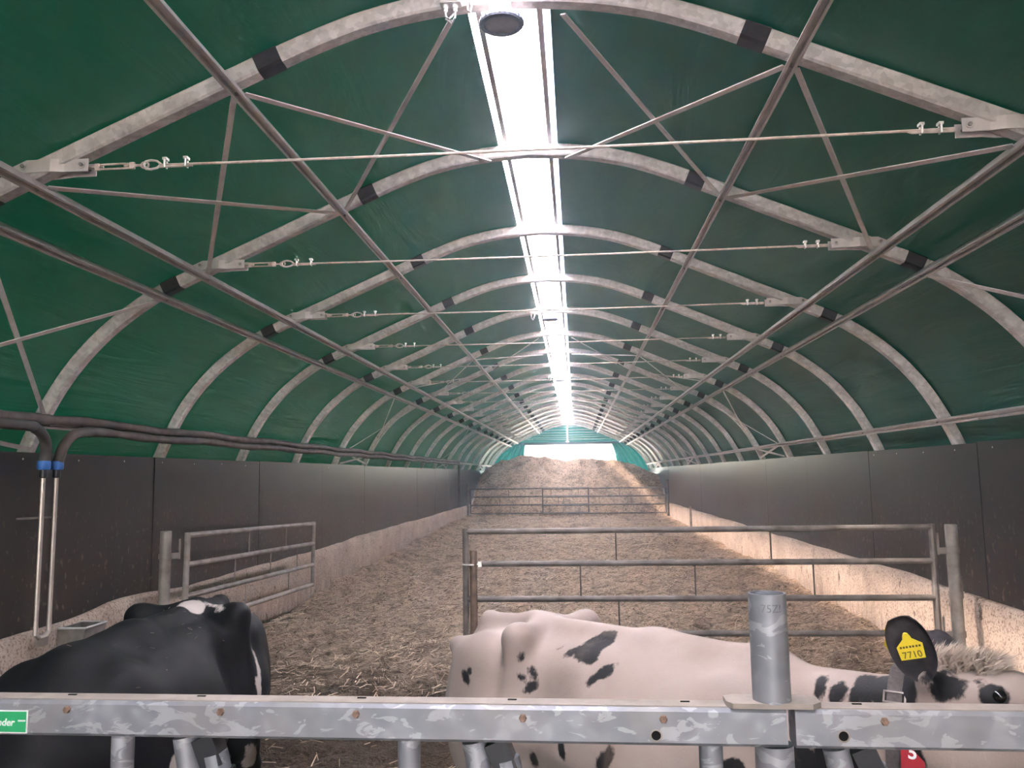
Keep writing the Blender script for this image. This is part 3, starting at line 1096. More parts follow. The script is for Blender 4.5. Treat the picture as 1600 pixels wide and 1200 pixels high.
def make_post(label, loc, h, r=0.045, mat='gate_steel_pale', plate=True, hinge=None, name='gate_post'):
    t = empty(name, loc)
    MB().lathe([(r * .9, h - .004), (r, h - .008), (r, 0.0)], 16).build('tube', mat, t)
    MB().lathe([(0.0, h - .005), (r * .9, h - .004)], 16).build('cap', mat, t)
    if plate:
        MB().box((0, 0, 0.006), (r * 4.4, r * 4.4, 0.012)).build('base_plate', mat, t)
    for (z, dx, dy) in hinge or []:
        hg = MB()
        hg.lathe([(r + .004, z + .022), (r + .008, z + .022), (r + .008, z - .022), (r + .004, z - .022)], 16)
        d = Vector((dx, dy, 0))
        hg.bar(d.normalized() * r + Vector((0, 0, z)), d + Vector((0, 0, z)), 0.05, 0.012, (0, 1, 0) if abs(dx) > abs(dy) else (1, 0, 0))
        hg.tube([(dx, dy, z - .03), (dx, dy, z + .14)], 0.009, 6)
        hg.build('hinge', mat, t)
    tag(t, label, 'post', 'gate posts')
    return t


GY = 6.70
make_gate('field_gate', 'four rail steel gate closed across the pen behind the white cow', 3.68, [1.545, 1.285, 1.005, 0.735], (-0.64, GY, 0), 0,
          [(1.22, 0), (2.44, 0), (0.93, 1), (1.84, 1), (2.76, 1), (1.23, 2), (2.45, 2)])
make_post('pale steel gate post with hinges against the right concrete wall', (3.21, 6.75, 0.3), 1.265, 0.046, hinge=[(1.06, -.12, -.03), (0.72, .05, 0.0), (0.42, -.12, -.03)])
make_post('short brown latch post beside the free end of the middle gate', (-0.572, 6.66, 0.25), 1.15, 0.030, 'timber_weathered', plate=False)
lt = MB()
ring = [(-0.60 + 0.06 * math.cos(a), GY - .02 + 0.055 * math.sin(a), 1.285) for a in np.linspace(0, 2 * math.pi, 17)]
lt.tube(ring, 0.006, 6)
lt.box((-0.52, GY - .02, 1.285), (0.03, 0.05, 0.04))
tag(lt.build('latch_ring', 'bright_zinc'), 'bright wire latch ring looped round the short brown post', 'latch')
make_gate('field_gate', 'four rail steel gate swung open along the left concrete wall', 3.42, [1.525, 1.275, 1.01, 0.765], (-3.08, 6.84, 0), R(90), [(1.35, 0), (2.43, 0), (1.02, 1), (1.96, 1), (2.82, 1), (1.3, 2), (2.55, 2)],
          mat='gate_steel_pale', tilt=R(1.7))
make_post('pale steel post hinging the open gate on the left wall', (-3.20, 6.74, 0.3), 1.275, 0.046, hinge=[(1.06, .08, .09), (0.5, .08, .09)])
FG = 27.95
fr = [1.535, 1.265, 0.985, 0.70]
make_gate('field_gate', 'far steel gate reaching in from the left wall before the heap', 4.02, fr, (-3.33, FG, 0), 0, [(1.3, 0), (2.75, 0), (1.0, 1), (2.0, 1), (3.0, 1), (1.35, 2), (2.7, 2)], r=0.026, rs_=0.010)
make_gate('field_gate', 'far steel gate reaching in from the right wall before the heap', 4.12, [z - .02 for z in fr], (-0.86, FG - .09, 0), R(0), [(1.2, 0), (2.6, 0), (.7, 1), (1.9, 1), (3.0, 1), (1.25, 2), (2.7, 2)], r=0.026, rs_=0.010)
make_post('thin dark post at the left wall holding the far gate', (-3.37 + .02, 27.3, 0.4), 1.32, 0.035, 'gate_steel', plate=False)
make_post('thin dark post at the right wall holding the far gate', (3.33, 27.85, 0.4), 1.38, 0.045, 'gate_steel', plate=False)
make_post('short dark stub post on the right wall before the far gates', (3.32, 22.4, 0.45), 0.66, 0.030, 'gate_steel', plate=False)

# ------------------------------------------------------------------ feed barrier
BA = -0.02
BC = Vector((0.0, 2.066, 0))
ZT = 1.446
RH, RD = 0.0865, 0.073


def rail(parent, x0, x1):
    c = 0.008
    hy, hz = RD / 2, RH / 2
    prof = [(-hy + c, -hz), (hy - c, -hz), (hy, -hz + c), (hy, hz - c), (hy - c, hz), (-hy + c, hz), (-hy, hz - c), (-hy, -hz + c)]
    b = MB()
    for x in (x0, x1):
        for (y, z) in prof:
            b.v.append((x, y, ZT - hz + z))
    n_ = 8
    for j in range(n_):
        b.f.append((j, (j + 1) % n_, n_ + (j + 1) % n_, n_ + j))
        b.sm.append(False)
    b.f += [tuple(range(n_)), tuple(range(2 * n_ - 1, n_ - 1, -1))]
    b.sm += [False] * 2
    r_ = b.build('top_rail', 'galvanised_barrier', parent)
    MB().box(((x0 + x1) / 2, 0.003, ZT + 0.0012), (x1 - x0 - 0.01, RD - 0.02, 0.0024)).build('dust_layer', 'galvanised_dusty', parent)
    return r_


FRONT = Matrix.Rotation(R(90), 3, 'X')       # lathe axis turned to face the camera (-y)


def bolt(parent, x, z, rust=True):
    MB().lathe([(0.0, 0.009), (0.008, 0.009), (0.0095, 0.006), (0.0095, 0.0)], 6, (x, -RD / 2, z), axis=FRONT).build('bolt', 'rusty_bolt' if rust else 'bolt_steel', parent)


def hole(parent, x, z):
    h = MB().lathe([(0.014, 0.0), (0.0145, 0.0025), (0.0115, 0.003), (0.011, 0.0)], 16, (x, -RD / 2, z), axis=FRONT).build('hole', 'galvanised_dusty', parent)
    MB().lathe([(0.0, 0.0008), (0.0115, 0.0008)], 16, (x, -RD / 2, z), axis=FRONT).build('hole_shade', 'hole_dark', h)


def slot(parent, x):
    MB().box((x, 0.012, ZT + 0.003), (0.022, 0.006, 0.003)).build('slot', 'hole_dark', parent)


def upright(parent, x):
    MB().tube([(x, 0, ZT - RH + .002), (x, 0, 0.12)], 0.028, 14).build('upright', 'galvanised_barrier', parent)


def swing(parent, x):
    a = MB().tube([(x, 0.0, ZT - RH - .005), (x + .06, 0.0, 1.05), (x + .20, 0.0, 0.25)], 0.030, 14)
    a = a.build('swing_bar', 'galvanised_barrier', parent)
    b = MB()
    b.bar((x + .055, 0, ZT - RH - .002), (x + .085, 0, ZT - RH - 0.075), 0.055, 0.055, (0, 1, 0))
    b.build('stop_block', 'black_plastic', a)
    c = MB().tube([(x + .08, 0, ZT - RH - .045), (x + .145, 0, ZT - RH - .30)], 0.032, 14)
    c.build('latch_sleeve', 'galvanised_barrier', a)
    d = MB().tube([(x + .098, 0, ZT - RH - .085), (x + .115, 0, ZT - RH - .16)], 0.035, 14)
    d.build('sleeve_pad', 'black_plastic', a)


fb = empty('feed_barrier', BC, BA)
rail(fb, -2.6, 0.748)
for x, z in ((-1.03, ZT - .020), (-.625, ZT - .021), (-.28, ZT - .022), (.13, ZT - .026), (.463, ZT - .024)):
    bolt(fb, x, z)
hole(fb, .445, ZT - .062)
for x in (-1.05, -.70, -.28, .10, .52):
    slot(fb, x)
for x in (-2.43, -1.66, -.90, -.156, .575):
    upright(fb, x)
for x in (-1.49, -.735, .005):
    swing(fb, x)
MB().box((-.5, 0, 0.16), (4.2, 0.06, 0.06)).build('bottom_rail', 'galvanised_barrier', fb)
# green maker's sticker
st = MB().box((-1.216, -RD / 2 - .0008, ZT - .052), (0.16, 0.0016, 0.056)).build('sticker', 'sticker_white', fb)
MB().box((-1.216, -RD / 2 - .0018, ZT - .052), (0.154, 0.001, 0.050)).build('sticker_face', 'sticker_green', st)
tm = text_mesh('nder', 0.0245, 'sticker_white', 'lettering', 0.0006, 0.15, 0.0006)
to = inst('lettering', tm, st, (-1.1945, -RD / 2 - .0026, ZT - .054))
to.rotation_euler = (R(90), 0, 0)
MB().box((-1.151, -RD / 2 - .0026, ZT - .049), (0.020, 0.0008, 0.004)).build('stripe', 'sticker_white', st)
tag(fb, 'galvanised feed barrier with green sticker running left of the upright post', 'feed barrier', 'feed barrier sections')

fb2 = empty('feed_barrier', BC + Vector((0.0, -.004, 0)), BA)
rail(fb2, 0.766, 2.7)
bolt(fb2, .965, ZT - .022)
hole(fb2, .872, ZT - .056)
slot(fb2, .92)
for x in (1.62, 2.4):
    upright(fb2, x)
for x in (.862, 1.68):
    swing(fb2, x)
MB().box((1.78, 0, 0.16), (1.85, 0.06, 0.06)).build('bottom_rail', 'galvanised_barrier', fb2)
tag(fb2, 'galvanised feed barrier section at the right of the upright post', 'feed barrier', 'feed barrier sections')

bp = empty('barrier_post', BC + Vector((0.723 * math.cos(BA), 0.723 * math.sin(BA), 0)), BA)
b = MB()
b.lathe([(0.0395, 1.45), (0.0395, 1.708), (0.0445, 1.708), (0.0445, ZT + 0.012)], 28)
b.build('upper_tube', 'galvanised_barrier', bp)
MB().lathe([(0.0445, ZT - RH), (0.0445, 0)], 28).build('lower_tube', 'galvanised_barrier', bp)
pl = MB()
pl.v = [(-.098, -.042, 0), (.085, -.042, 0), (.108, -.02, 0), (.108, .03, 0), (.085, .045, 0), (-.085, .045, 0), (-.11, .03, 0), (-.11, -.02, 0)]
pl.v += [(x, y, 0.012) for x, y, z in pl.v]
pl.v = [(x, y, z + ZT + .002) for x, y, z in pl.v]
for j in range(8):
    pl.f.append((j, (j + 1) % 8, 8 + (j + 1) % 8, 8 + j))
pl.f += [tuple(range(7, -1, -1)), tuple(range(8, 16))]
pl.sm = [False] * 10
pl.build('flange_plate', 'galvanised_dusty', bp)
tm = text_mesh('75Z!', 0.026, 'ink_grey', 'marking', 0.0003)
for v_ in tm.vertices:          # wrap the pencilled marking round the tube
    a_ = v_.co.x / 0.0449
    v_.co = Vector((0.0449 * math.sin(a_), -0.0449 * math.cos(a_) - v_.co.z, v_.co.y + 1.676))
inst('marking', tm, bp)
tag(bp, 'thick galvanised tube post with flange plate standing between the barrier sections', 'post')

# ------------------------------------------------------------------ cows
def smin(a, b, k):
    h = np.clip(0.5 + 0.5 * (b - a) / k, 0, 1)
    return b + (a - b) * h - k * h * (1 - h)


def smax(a, b, k):
    return -smin(-a, -b, k)


def cone(P, a, b, ra, rb):
    a, b = np.asarray(a, float), np.asarray(b, float)
    d = b - a
    t = np.clip(((P - a) @ d) / (d @ d), 0, 1)
    return np.linalg.norm(P - a - t[..., None] * d, axis=-1) - (ra + (rb - ra) * t)


def ell(P, c, r, rot=None):
    q = P - np.asarray(c, float)
    if rot is not None:
        q = q @ rot
    r = np.asarray(r, float)
    k0 = np.linalg.norm(q / r, axis=-1)
    k1 = np.linalg.norm(q / (r * r), axis=-1) + 1e-9
    return k0 * (k0 - 1) / k1


def head_frame(pose):
    f = np.array(pose['dir'], float)
    f /= np.linalg.norm(f)
    l = np.cross([0, 0, 1.0], f)
    l /= np.linalg.norm(l)
    u = np.cross(f, l)
    ro = pose.get('roll', 0)
    l, u = l * math.cos(ro) + u * math.sin(ro), u * math.cos(ro) - l * math.sin(ro)
    return np.array(pose['poll'], float), f, l, u


HS = 1.13        # head scale


def cow_sdf(P, pose):
    P = np.asarray(P, float)
    A = P.copy()
    A[..., 1] = np.abs(A[..., 1])            # mirrored half
    # trunk
    d = ell(A, (.60, 0, .97), (.66, .365, .40))
    d = smin(d, ell(A, (.16, 0, 1.10), (.42, .25, .25)), .10)
    d = smin(d, ell(A, (-.20, 0, 1.10), (.34, .235, .24)), .08)
    # spine, tail head, withers
    d = smin(d, cone(A, (-.10, 0, 1.362), (.55, 0, 1.345), .030, .035), .09)
    d = smin(d, cone(A, (-.10, 0, 1.362), (-.40, 0, 1.335), .030, .035), .07)
    d = smin(d, cone(A, (.55, 0, 1.33), (1.03, 0, 1.315), .05, .075), .10)
    # hooks, pins, thurl
    d = smin(d, cone(A, (.0, .225, 1.335), (-.03, .06, 1.35), .045, .035), .075)
    d = smin(d, cone(A, (.0, .225, 1.325), (.035, .245, .98), .05, .085), .085)
    d = smin(d, cone(A, (-.49, .12, 1.225), (-.16, .19, 1.20), .045, .075), .07)
    # hollows: flank and between hook and spine
    d = smax(d, -ell(A, (.20, .385, 1.17), (.15, .13, .17)), .10)
    d = smax(d, -ell(A, (-.22, .16, 1.42), (.13, .07, .085)), .06)
    # hind quarter
    d = smin(d, ell(A, (-.22, .16, .95), (.285, .135, .36)), .07)
    d = smin(d, cone(A, (-.10, .19, .98), (-.02, .20, .76), .15, .10), .09)
    d = smin(d, cone(A, (-.10, .19, .74), (-.40, .17, .52), .10, .052), .07)
    d = smin(d, cone(A, (-.40, .17, .52), (-.37, .17, .14), .050, .036), .03)
    d = smin(d, cone(A, (-.37, .17, .13), (-.32, .17, .06), .042, .052), .03)
    # shoulder, chest and fore leg
    d = smin(d, ell(A, (.98, .17, 1.05), (.19, .13, .28)), .10)
    d = smin(d, ell(A, (1.12, 0, .92), (.22, .21, .27)), .10)
    d = smin(d, cone(A, (1.04, .17, .80), (1.05, .155, .44), .105, .055), .08)
    d = smin(d, cone(A, (1.05, .155, .44), (1.03, .155, .14), .050, .036), .03)
    d = smin(d, cone(A, (1.03, .155, .13), (1.06, .155, .06), .042, .052), .03)
    # udder
    d = smin(d, ell(A, (-.10, .05, .64), (.20, .13, .17)), .05)
    d = smin(d, cone(A, (-.02, .08, .52), (-.02, .085, .45), .017, .012), .015)
    d = smin(d, cone(A, (-.18, .08, .52), (-.18, .085, .45), .017, .012), .015)
    # tail
    ts = pose.get('tail', 0.0)
    d = smin(d, cone(P, (-.40, 0, 1.335), (-.52, ts * .3, 1.20), .040, .028), .04)
    d = smin(d, cone(P, (-.52, ts * .3, 1.20), (-.55, ts, .70), .028, .020), .02)
    d = smin(d, cone(P, (-.55, ts, .70), (-.53, ts, .42), .028, .034), .02)
    # neck
    o, f, l, u = head_frame(pose)
    top = o - f * .05 - u * .125
    thr = o + f * .09 - u * .25
    d = smin(d, cone(P, (.98, 0, 1.255), top, .095, .075), .12)
    d = smin(d, cone(P, (1.08, 0, 1.08), (top + thr) / 2, .19, .105), .12)
    d = smin(d, cone(P, (1.16, 0, .95), thr, .15, .075), .10)
    # head in its own frame
    H = (P - o) @ np.stack([f, l, u], 1) / HS
    B = H.copy()
    B[..., 1] = np.abs(B[..., 1])
    h = cone(B, (.03, .035, -.075), (.18, .045, -.075), .085, .085)
    h = smin(h, cone(B, (.18, .02, -.085), (.44, .012, -.115), .082, .062), .05)
    h = smin(h, cone(B, (.06, .04, -.19), (.40, .012, -.165), .068, .048), .05)
    h = smin(h, ell(B, (.455, .0, -.13), (.075, .078, .072)), .04)
    h = smin(h, ell(B, (.02, 0, -.03), (.06, .075, .05)), .04)
    h = smin(h, ell(B, (.165, .108, -.055), (.05, .028, .036)), .025)
    h = smax(h, -ell(B, (.515, .040, -.11), (.02, .014, .012)), .01)
    h = smin(h, cone(B, (.03, .08, -.045), (.015, .125, -.03), .036, .026), .03)
    d = smin(d, h * HS, .06)
    return d


def surface_nets(F, org, st):
    """numpy surface nets on a regular grid"""
    S = F < 0
    nx, ny, nz = F.shape
    c = np.zeros((nx - 1, ny - 1, nz - 1), int)
    for i in (0, 1):
        for j in (0, 1):
            for k in (0, 1):
                c += S[i:nx - 1 + i, j:ny - 1 + j, k:nz - 1 + k]
    act = (c > 0) & (c < 8)
    idx = -np.ones(act.shape, int)
    I = np.argwhere(act)
    idx[act] = np.arange(len(I))
    acc = np.zeros((len(I), 3))
    cnt = np.zeros(len(I))
    for ax in range(3):
        e = np.zeros(3, int)
        e[ax] = 1
        o1, o2 = [k for k in range(3) if k != ax]
        for p in (0, 1):
            for q in (0, 1):
                A = I.copy()
                A[:, o1] += p
                A[:, o2] += q
                Bq = A + e
                fa = F[A[:, 0], A[:, 1], A[:, 2]]
                fb_ = F[Bq[:, 0], Bq[:, 1], Bq[:, 2]]
                m_ = (fa < 0) != (fb_ < 0)
                t = np.where(m_, fa / np.where(m_, fa - fb_, 1), 0)
                acc[m_] += A[m_] + e * t[m_, None]
                cnt[m_] += 1
    V = acc / cnt[:, None] * st + np.asarray(org)
    quads = []
    for ax in range(3):
        o1, o2 = [(1, 2), (2, 0), (0, 1)][ax]
        sa = [slice(None)] * 3
        sb = [slice(None)] * 3
        sa[ax] = slice(0, -1)
        sb[ax] = slice(1, None)
        ch = S[tuple(sa)] != S[tuple(sb)]
        E_ = np.argwhere(ch)
        ok = (E_[:, o1] > 0) & (E_[:, o2] > 0) & (E_[:, o1] < F.shape[o1] - 1) & (E_[:, o2] < F.shape[o2] - 1)
        E_ = E_[ok]
        ins = S[tuple(sa)][tuple(E_.T)]
        Q = []
        for p, q in ((1, 1), (0, 1), (0, 0), (1, 0)):
            C_ = E_.copy()
            C_[:, o1] -= p
            C_[:, o2] -= q
            Q.append(idx[C_[:, 0], C_[:, 1], C_[:, 2]])
        Q = np.stack(Q, 1)
        Q[~ins] = Q[~ins][:, ::-1]
        quads.append(Q)
    return V, np.concatenate(quads)


def patch_field(V, patches):
    """signed coat-patch field: >0 inside a patch"""
    best = np.full(len(V), -1.0)
    for c, r, *rest in patches:
        q = V - np.asarray(c, float)
        if rest:                      # long axis direction
            ax = np.asarray(rest[0], float)
            ax /= np.linalg.norm(ax)
            al = q @ ax
            pe = np.linalg.norm(q - al[:, None] * ax, axis=1)
            k = np.sqrt((al / (r[0] + .006)) ** 2 + (pe / (r[1] * 1.45 + .004)) ** 2)
            rad = min(r) * 1.45
        else:
            k = np.linalg.norm(q / np.asarray(r, float), axis=1)
            rad = min(r) if hasattr(r, '__len__') else r
        best = np.maximum(best, (1 - k) * rad)
    return best


def coat_mat(name, base, base2, spot, spot2, dirty):
    n = NT(name)
    at = n.node('ShaderNodeAttribute')
    at.attribute_name = 'patch'
    nz = n.noise((60, 60, 38), 5, 0.7)
    nz2 = n.noise((17, 17, 10), 3, 0.6)
    f = n.math('ADD', at.outputs['Fac'], n.math('ADD', n.math('MULTIPLY', n.math('SUBTRACT', nz, 0.5), 0.022), n.math('MULTIPLY', n.math('SUBTRACT', nz2, 0.5), 0.024)))
    k = n.ramp(f, [(0.0, 0.0), (0.008, 1.0)])
    a = n.ramp(n.noise(4.5, 5, 0.6), [(0.3, base), (0.7, base2)])
    b = n.ramp(n.noise(7, 4), [(0.3, spot), (0.7, spot2)])
    c = n.mix(k, a, b)
    if dirty:
        dd = n.ramp(n.noise((3, 3, 2), 6, 0.65), [(0.52, 0.0), (0.78, 0.6)])
        c = n.mix(dd, c, (0.28, 0.195, 0.155))
    n.set(c, 0.62, 0, 0.3 if dirty else 0.2)
    try:
        n.b.inputs['Sheen Weight'].default_value = 0.05 if dirty else 0.0
        n.b.inputs['Sheen Roughness'].default_value = 0.5
    except KeyError:
        pass
    n.bump(n.noise((160, 160, 60), 4, 0.6), 0.25, 0.004)
    return n.m


coat_mat('coat_white', (0.345, 0.262, 0.232), (0.39, 0.31, 0.28), (0.005, 0.0045, 0.0055), (0.012, 0.010, 0.012), True)
coat_mat('coat_black', (0.006, 0.0056, 0.0066), (0.011, 0.010, 0.0115), (0.46, 0.40, 0.37), (0.52, 0.46, 0.43), False)
plain('ear_dark', (0.035, 0.029, 0.032), 0.75, 0, 0.3, 0.4, 30)
plain('ear_inner', (0.45, 0.33, 0.30), 0.7, 0, 0.3, 0.3, 14)
plain('forelock', (0.48, 0.39, 0.33), 0.8, 0, 0.3, 0.12, 30)
ST = 0.0145


def make_cow(name, label, loc, heading, pose, mat, patches, ears, ear_mat, tuft=None):
    t = empty(name, loc, heading)
    org = np.array([-.68, -.50, -.03])
    hi = np.array(pose['hi'])
    n3 = np.ceil((hi - org) / ST).astype(int)
    g = np.stack(np.meshgrid(*[org[i] + ST * np.arange(n3[i]) for i in range(3)], indexing='ij'), -1)
    Fc = cow_sdf(g[::5, ::5, ::5], pose)            # coarse pass, then only the band near the surface
    Fu = Fc.repeat(5, 0).repeat(5, 1).repeat(5, 2)[:n3[0], :n3[1], :n3[2]]
    F = Fu.copy()
    band = np.abs(Fu) < 0.17
    F[band] = cow_sdf(g[band], pose)
    V, Q = surface_nets(F, org, ST)
    # Laplacian smoothing
    e = np.concatenate([Q[:, [0, 1]], Q[:, [1, 2]], Q[:, [2, 3]], Q[:, [3, 0]]])
    for lam in (0.5, 0.5, 0.5):
        acc = np.zeros_like(V)
        cnt = np.zeros(len(V))
        np.add.at(acc, e[:, 0], V[e[:, 1]])
        np.add.at(cnt, e[:, 0], 1)
        np.add.at(acc, e[:, 1], V[e[:, 0]])
        np.add.at(cnt, e[:, 1], 1)
        V = V + lam * (acc / cnt[:, None] - V)
    V[:, 2] -= V[:, 2].min()
    m = bpy.data.meshes.new('body')
    m.from_pydata(V.tolist(), [], Q.tolist())
    m.polygons.foreach_set('use_smooth', [True] * len(Q))
    at = m.attributes.new('patch', 'FLOAT', 'POINT')
    at.data.foreach_set('value', patch_field(V, patches).astype(np.float32))
    m.materials.append(MATS[mat])
    link(bpy.data.objects.new('body', m), t)
    o, f, l, u = head_frame(pose)
    w = lambda a, b, c: Vector(o + HS * (f * a + l * b + u * c))
    for s in (-1, 1):
        MB().lathe([(0.021 * math.sin(a), 0.021 * math.cos(a)) for a in np.linspace(0.01, math.pi - .01, 10)], 14, w(.168, s * .122, -.055)).build('eye', 'eye_dark', t)
    for s, tipdir in ears:
        basep = w(.012, s * .122, -.03)
        d = Vector(tipdir).normalized()
        L = 0.172
        fwd = Vector(f)
        wdir = (fwd - d * fwd.dot(d)).normalized()
        nrm = d.cross(wdir) * s
        b = MB()
        nu, nvv = 12, 9
        for lay in (0, 1):
            for i in range(nu):
                a = i / (nu - 1)
                wid = 0.056 * max(0.0, 1 - abs((a - .52) / .56) ** 2.3) ** 0.6 + .003
                for j in range(nvv):
                    c = (j / (nvv - 1) - .5) * 2
                    cup = 0.030 * (c * c - .4) * (1 - .4 * a)
                    p = basep + d * (L * a) + wdir * (wid * c) + nrm * (cup + lay * .007 - 0.012 * a)
                    b.v.append(tuple(p))
        for lay in (0, 1):
            o_ = lay * nu * nvv
            for i in range(nu - 1):
                for j in range(nvv - 1):
                    a = o_ + i * nvv + j
                    q = (a, a + 1, a + nvv + 1, a + nvv)
                    b.f.append(q if lay else q[::-1])
                    b.sm.append(True)
        rim = [i * nvv for i in range(nu)] + [(nu - 1) * nvv + j for j in range(1, nvv)] + [i * nvv + nvv - 1 for i in range(nu - 2, -1, -1)]
        for a, c in zip(rim[:-1], rim[1:]):
            b.f.append((a, c, c + nu * nvv, a + nu * nvv))
            b.sm.append(True)
        b.build('ear', ear_mat, t, autosmooth=0)
    if tuft:
        rs_ = np.random.RandomState(5)
        b = MB()
        for i in range(tuft):
            p = w(rs_.uniform(.01, .16), rs_.uniform(-.075, .075), -.012) - Vector(u) * abs(rs_.randn()) * .012
            dr = (Vector(f) * rs_.uniform(-.4, .7) + Vector(l) * rs_.uniform(-.7, .7) + Vector(u) * rs_.uniform(.5, 1.1)).normalized()
            gL = rs_.uniform(.04, .10)
            sd = dr.cross(Vector((rs_.randn(), rs_.randn(), rs_.randn()))).normalized() * .0026
            m1 = p + dr * gL * .6
            m2 = p + dr * gL + Vector(f) * .018 - Vector(u) * .008
            k = len(b.v)
            b.v += [tuple(p - sd), tuple(p + sd), tuple(m1 - sd), tuple(m1 + sd), tuple(m2)]
            b.f += [(k, k + 1, k + 3, k + 2), (k + 2, k + 3, k + 4)]
            b.sm += [True, True]
        tag(b.build('forelock', 'forelock', t, autosmooth=0), kind='stuff')
    tag(t, label, 'cow', 'dairy cows')
    return t, V


HW = math.atan2(-.65, .76)
POSE_W = dict(poll=(1.575, -.10, 1.435), dir=(.95, .20, -.02), roll=-.16, hi=(2.3, .50, 1.62), tail=0.02)
PATCH_W = [
    ((0.336, -0.126, 1.331), (0.102, 0.042), (0.403, 0.774, 0.488)),
    ((0.354, -0.172, 1.304), (0.060, 0.028), (0.386, -0.773, -0.503)),
    ((0.251, -0.170, 1.298), (0.045, 0.016), (0.756, 0.490, 0.434)),
    ((0.175, -0.155, 1.304), (0.024, 0.010), (0.732, 0.535, 0.422)),
    ((0.447, -0.243, 1.250), (0.079, 0.017), (0.661, 0.457, 0.595)),
    ((0.472, -0.234, 1.268), (0.035, 0.022), (0.523, 0.591, 0.614)),
    ((-0.265, -0.281, 1.132), (0.045, 0.017), (0.761, -0.201, -0.617)),
    ((-0.239, -0.280, 1.160), (0.015, 0.012), (0.130, -0.194, -0.972)),
    ((0.061, -0.259, 1.261), (0.021, 0.010), (-0.098, -0.164, -0.982)),
    ((0.099, -0.236, 1.204), (0.026, 0.012), (0.479, 0.000, -0.878)),
    ((0.065, -0.267, 1.182), (0.019, 0.010), (0.545, 0.311, -0.778)),
    ((0.098, -0.254, 1.144), (0.035, 0.014), (0.649, 0.477, 0.592)),
    ((0.327, -0.330, 0.974), (0.040, 0.016), (0.645, -0.281, -0.711)),
    ((0.117, -0.249, 0.873), (0.046, 0.014), (-0.316, 0.461, -0.829)),
    ((0.565, -0.363, 0.998), (0.059, 0.020), (0.622, 0.032, 0.783)),
    ((1.036, -0.309, 1.059), (0.032, 0.030), (0.419, 0.035, -0.907)),
    ((1.271, -0.151, 1.329), (0.054, 0.016), (0.157, -0.664, -0.731)),
    ((1.333, -0.178, 1.324), (0.044, 0.022), (0.277, 0.456, 0.846)),
    ((1.393, -0.191, 1.331), (0.041, 0.016), (0.175, -0.557, -0.812)),
    ((1.423, -0.171, 1.353), (0.069, 0.026), (0.325, -0.743, -0.585)),
    ((1.483, -0.186, 1.360), (0.073, 0.036), (0.334, -0.736, -0.589)),
    ((1.546, -0.218, 1.375), (0.060, 0.034), (0.190, -0.533, -0.825)),
    ((1.232, -0.220, 1.115), (0.052, 0.026), (0.178, -0.014, -0.984)),
    ((1.290, -0.212, 1.127), (0.052, 0.022), (-0.065, 0.026, -0.998)),
    ((1.402, -0.215, 1.152), (0.058, 0.036), (0.150, 0.123, -0.981)),
    ((1.554, -0.230, 1.190), (0.060, 0.036), (0.079, 0.263, -0.961)),
    ((1.670, -0.228, 1.404), (0.050, 0.026), (0.778, 0.504, 0.375)),
    ((1.645, -0.227, 1.432), (0.061, 0.016), (0.560, 0.801, 0.212)),
    ((1.736, -0.194, 1.431), (0.014, 0.010), (0.423, 0.725, 0.544)),
    ((1.779, -0.225, 1.399), (0.035, 0.030), (0.979, 0.144, 0.144)),
]
cowW, VW = make_cow('cow', 'white dairy cow with a few black patches and a yellow ear tag', (.155, 3.66, 0), HW, POSE_W, 'coat_white', PATCH_W,
                    [(-1, (-.044, -.040, .145)), (1, (-.2, .8, .5))], 'ear_dark', tuft=2600)
HB = math.atan2(-1, .04)
POSE_B = dict(poll=(1.47, .0, 1.02), dir=(.34, 0, -.94), hi=(1.95, .50, 1.52), tail=-0.04)
PATCH_B = [
    ((0.033, 0.028, 1.386), (0.068, 0.044), (0.744, 0.552, -0.377)),
    ((0.059, 0.105, 1.369), (0.080, 0.019), (-0.369, 0.929, -0.015)),
    ((-0.005, 0.107, 1.392), (0.085, 0.018), (0.465, 0.868, -0.172)),
    ((-0.034, 0.315, 1.065), (0.097, 0.014), (0.294, 0.282, -0.913)),
    ((-0.002, 0.335, 0.977), (0.061, 0.018), (-0.318, 0.000, -0.948)),
    ((-0.135, 0.251, 0.627), (0.188, 0.030), (-0.814, -0.248, -0.525)),
    ((0.879, 0.336, 0.930), (0.049, 0.030), (-0.991, 0.127, -0.040)),
]
cowB, VB = make_cow('cow', 'black dairy cow with a white patch over its rump, facing the barrier', (-1.64, 3.95, 0), HB, POSE_B, 'coat_black', PATCH_B,
                    [(-1, (-.2, -.9, .2)), (1, (-.2, .9, .2))], 'ear_dark')

cowB.scale = (1.0, 1.07, 1.012)


# things the white cow wears
def ring_on(pose, back, tilt, n=40, out=0.004):
    """closed loop on the neck surface in the plane through a point behind the poll"""
    o, f, l, u = head_frame(pose)
    c = o - f * back - u * .16
    up_ = u * math.cos(tilt) + f * math.sin(tilt)
    pts = []
    for k in range(n):
        a = 2 * math.pi * k / n
        d = l * math.cos(a) + up_ * math.sin(a)
        t = 0.02
        for _ in range(60):
            t += max(-float(cow_sdf((c + d * t)[None], pose)[0]), 0.0005) * .8
            if cow_sdf((c + d * t)[None], pose)[0] > -0.001 or t > .33:
                break
        pts.append(c + d * (t + out))
    return pts


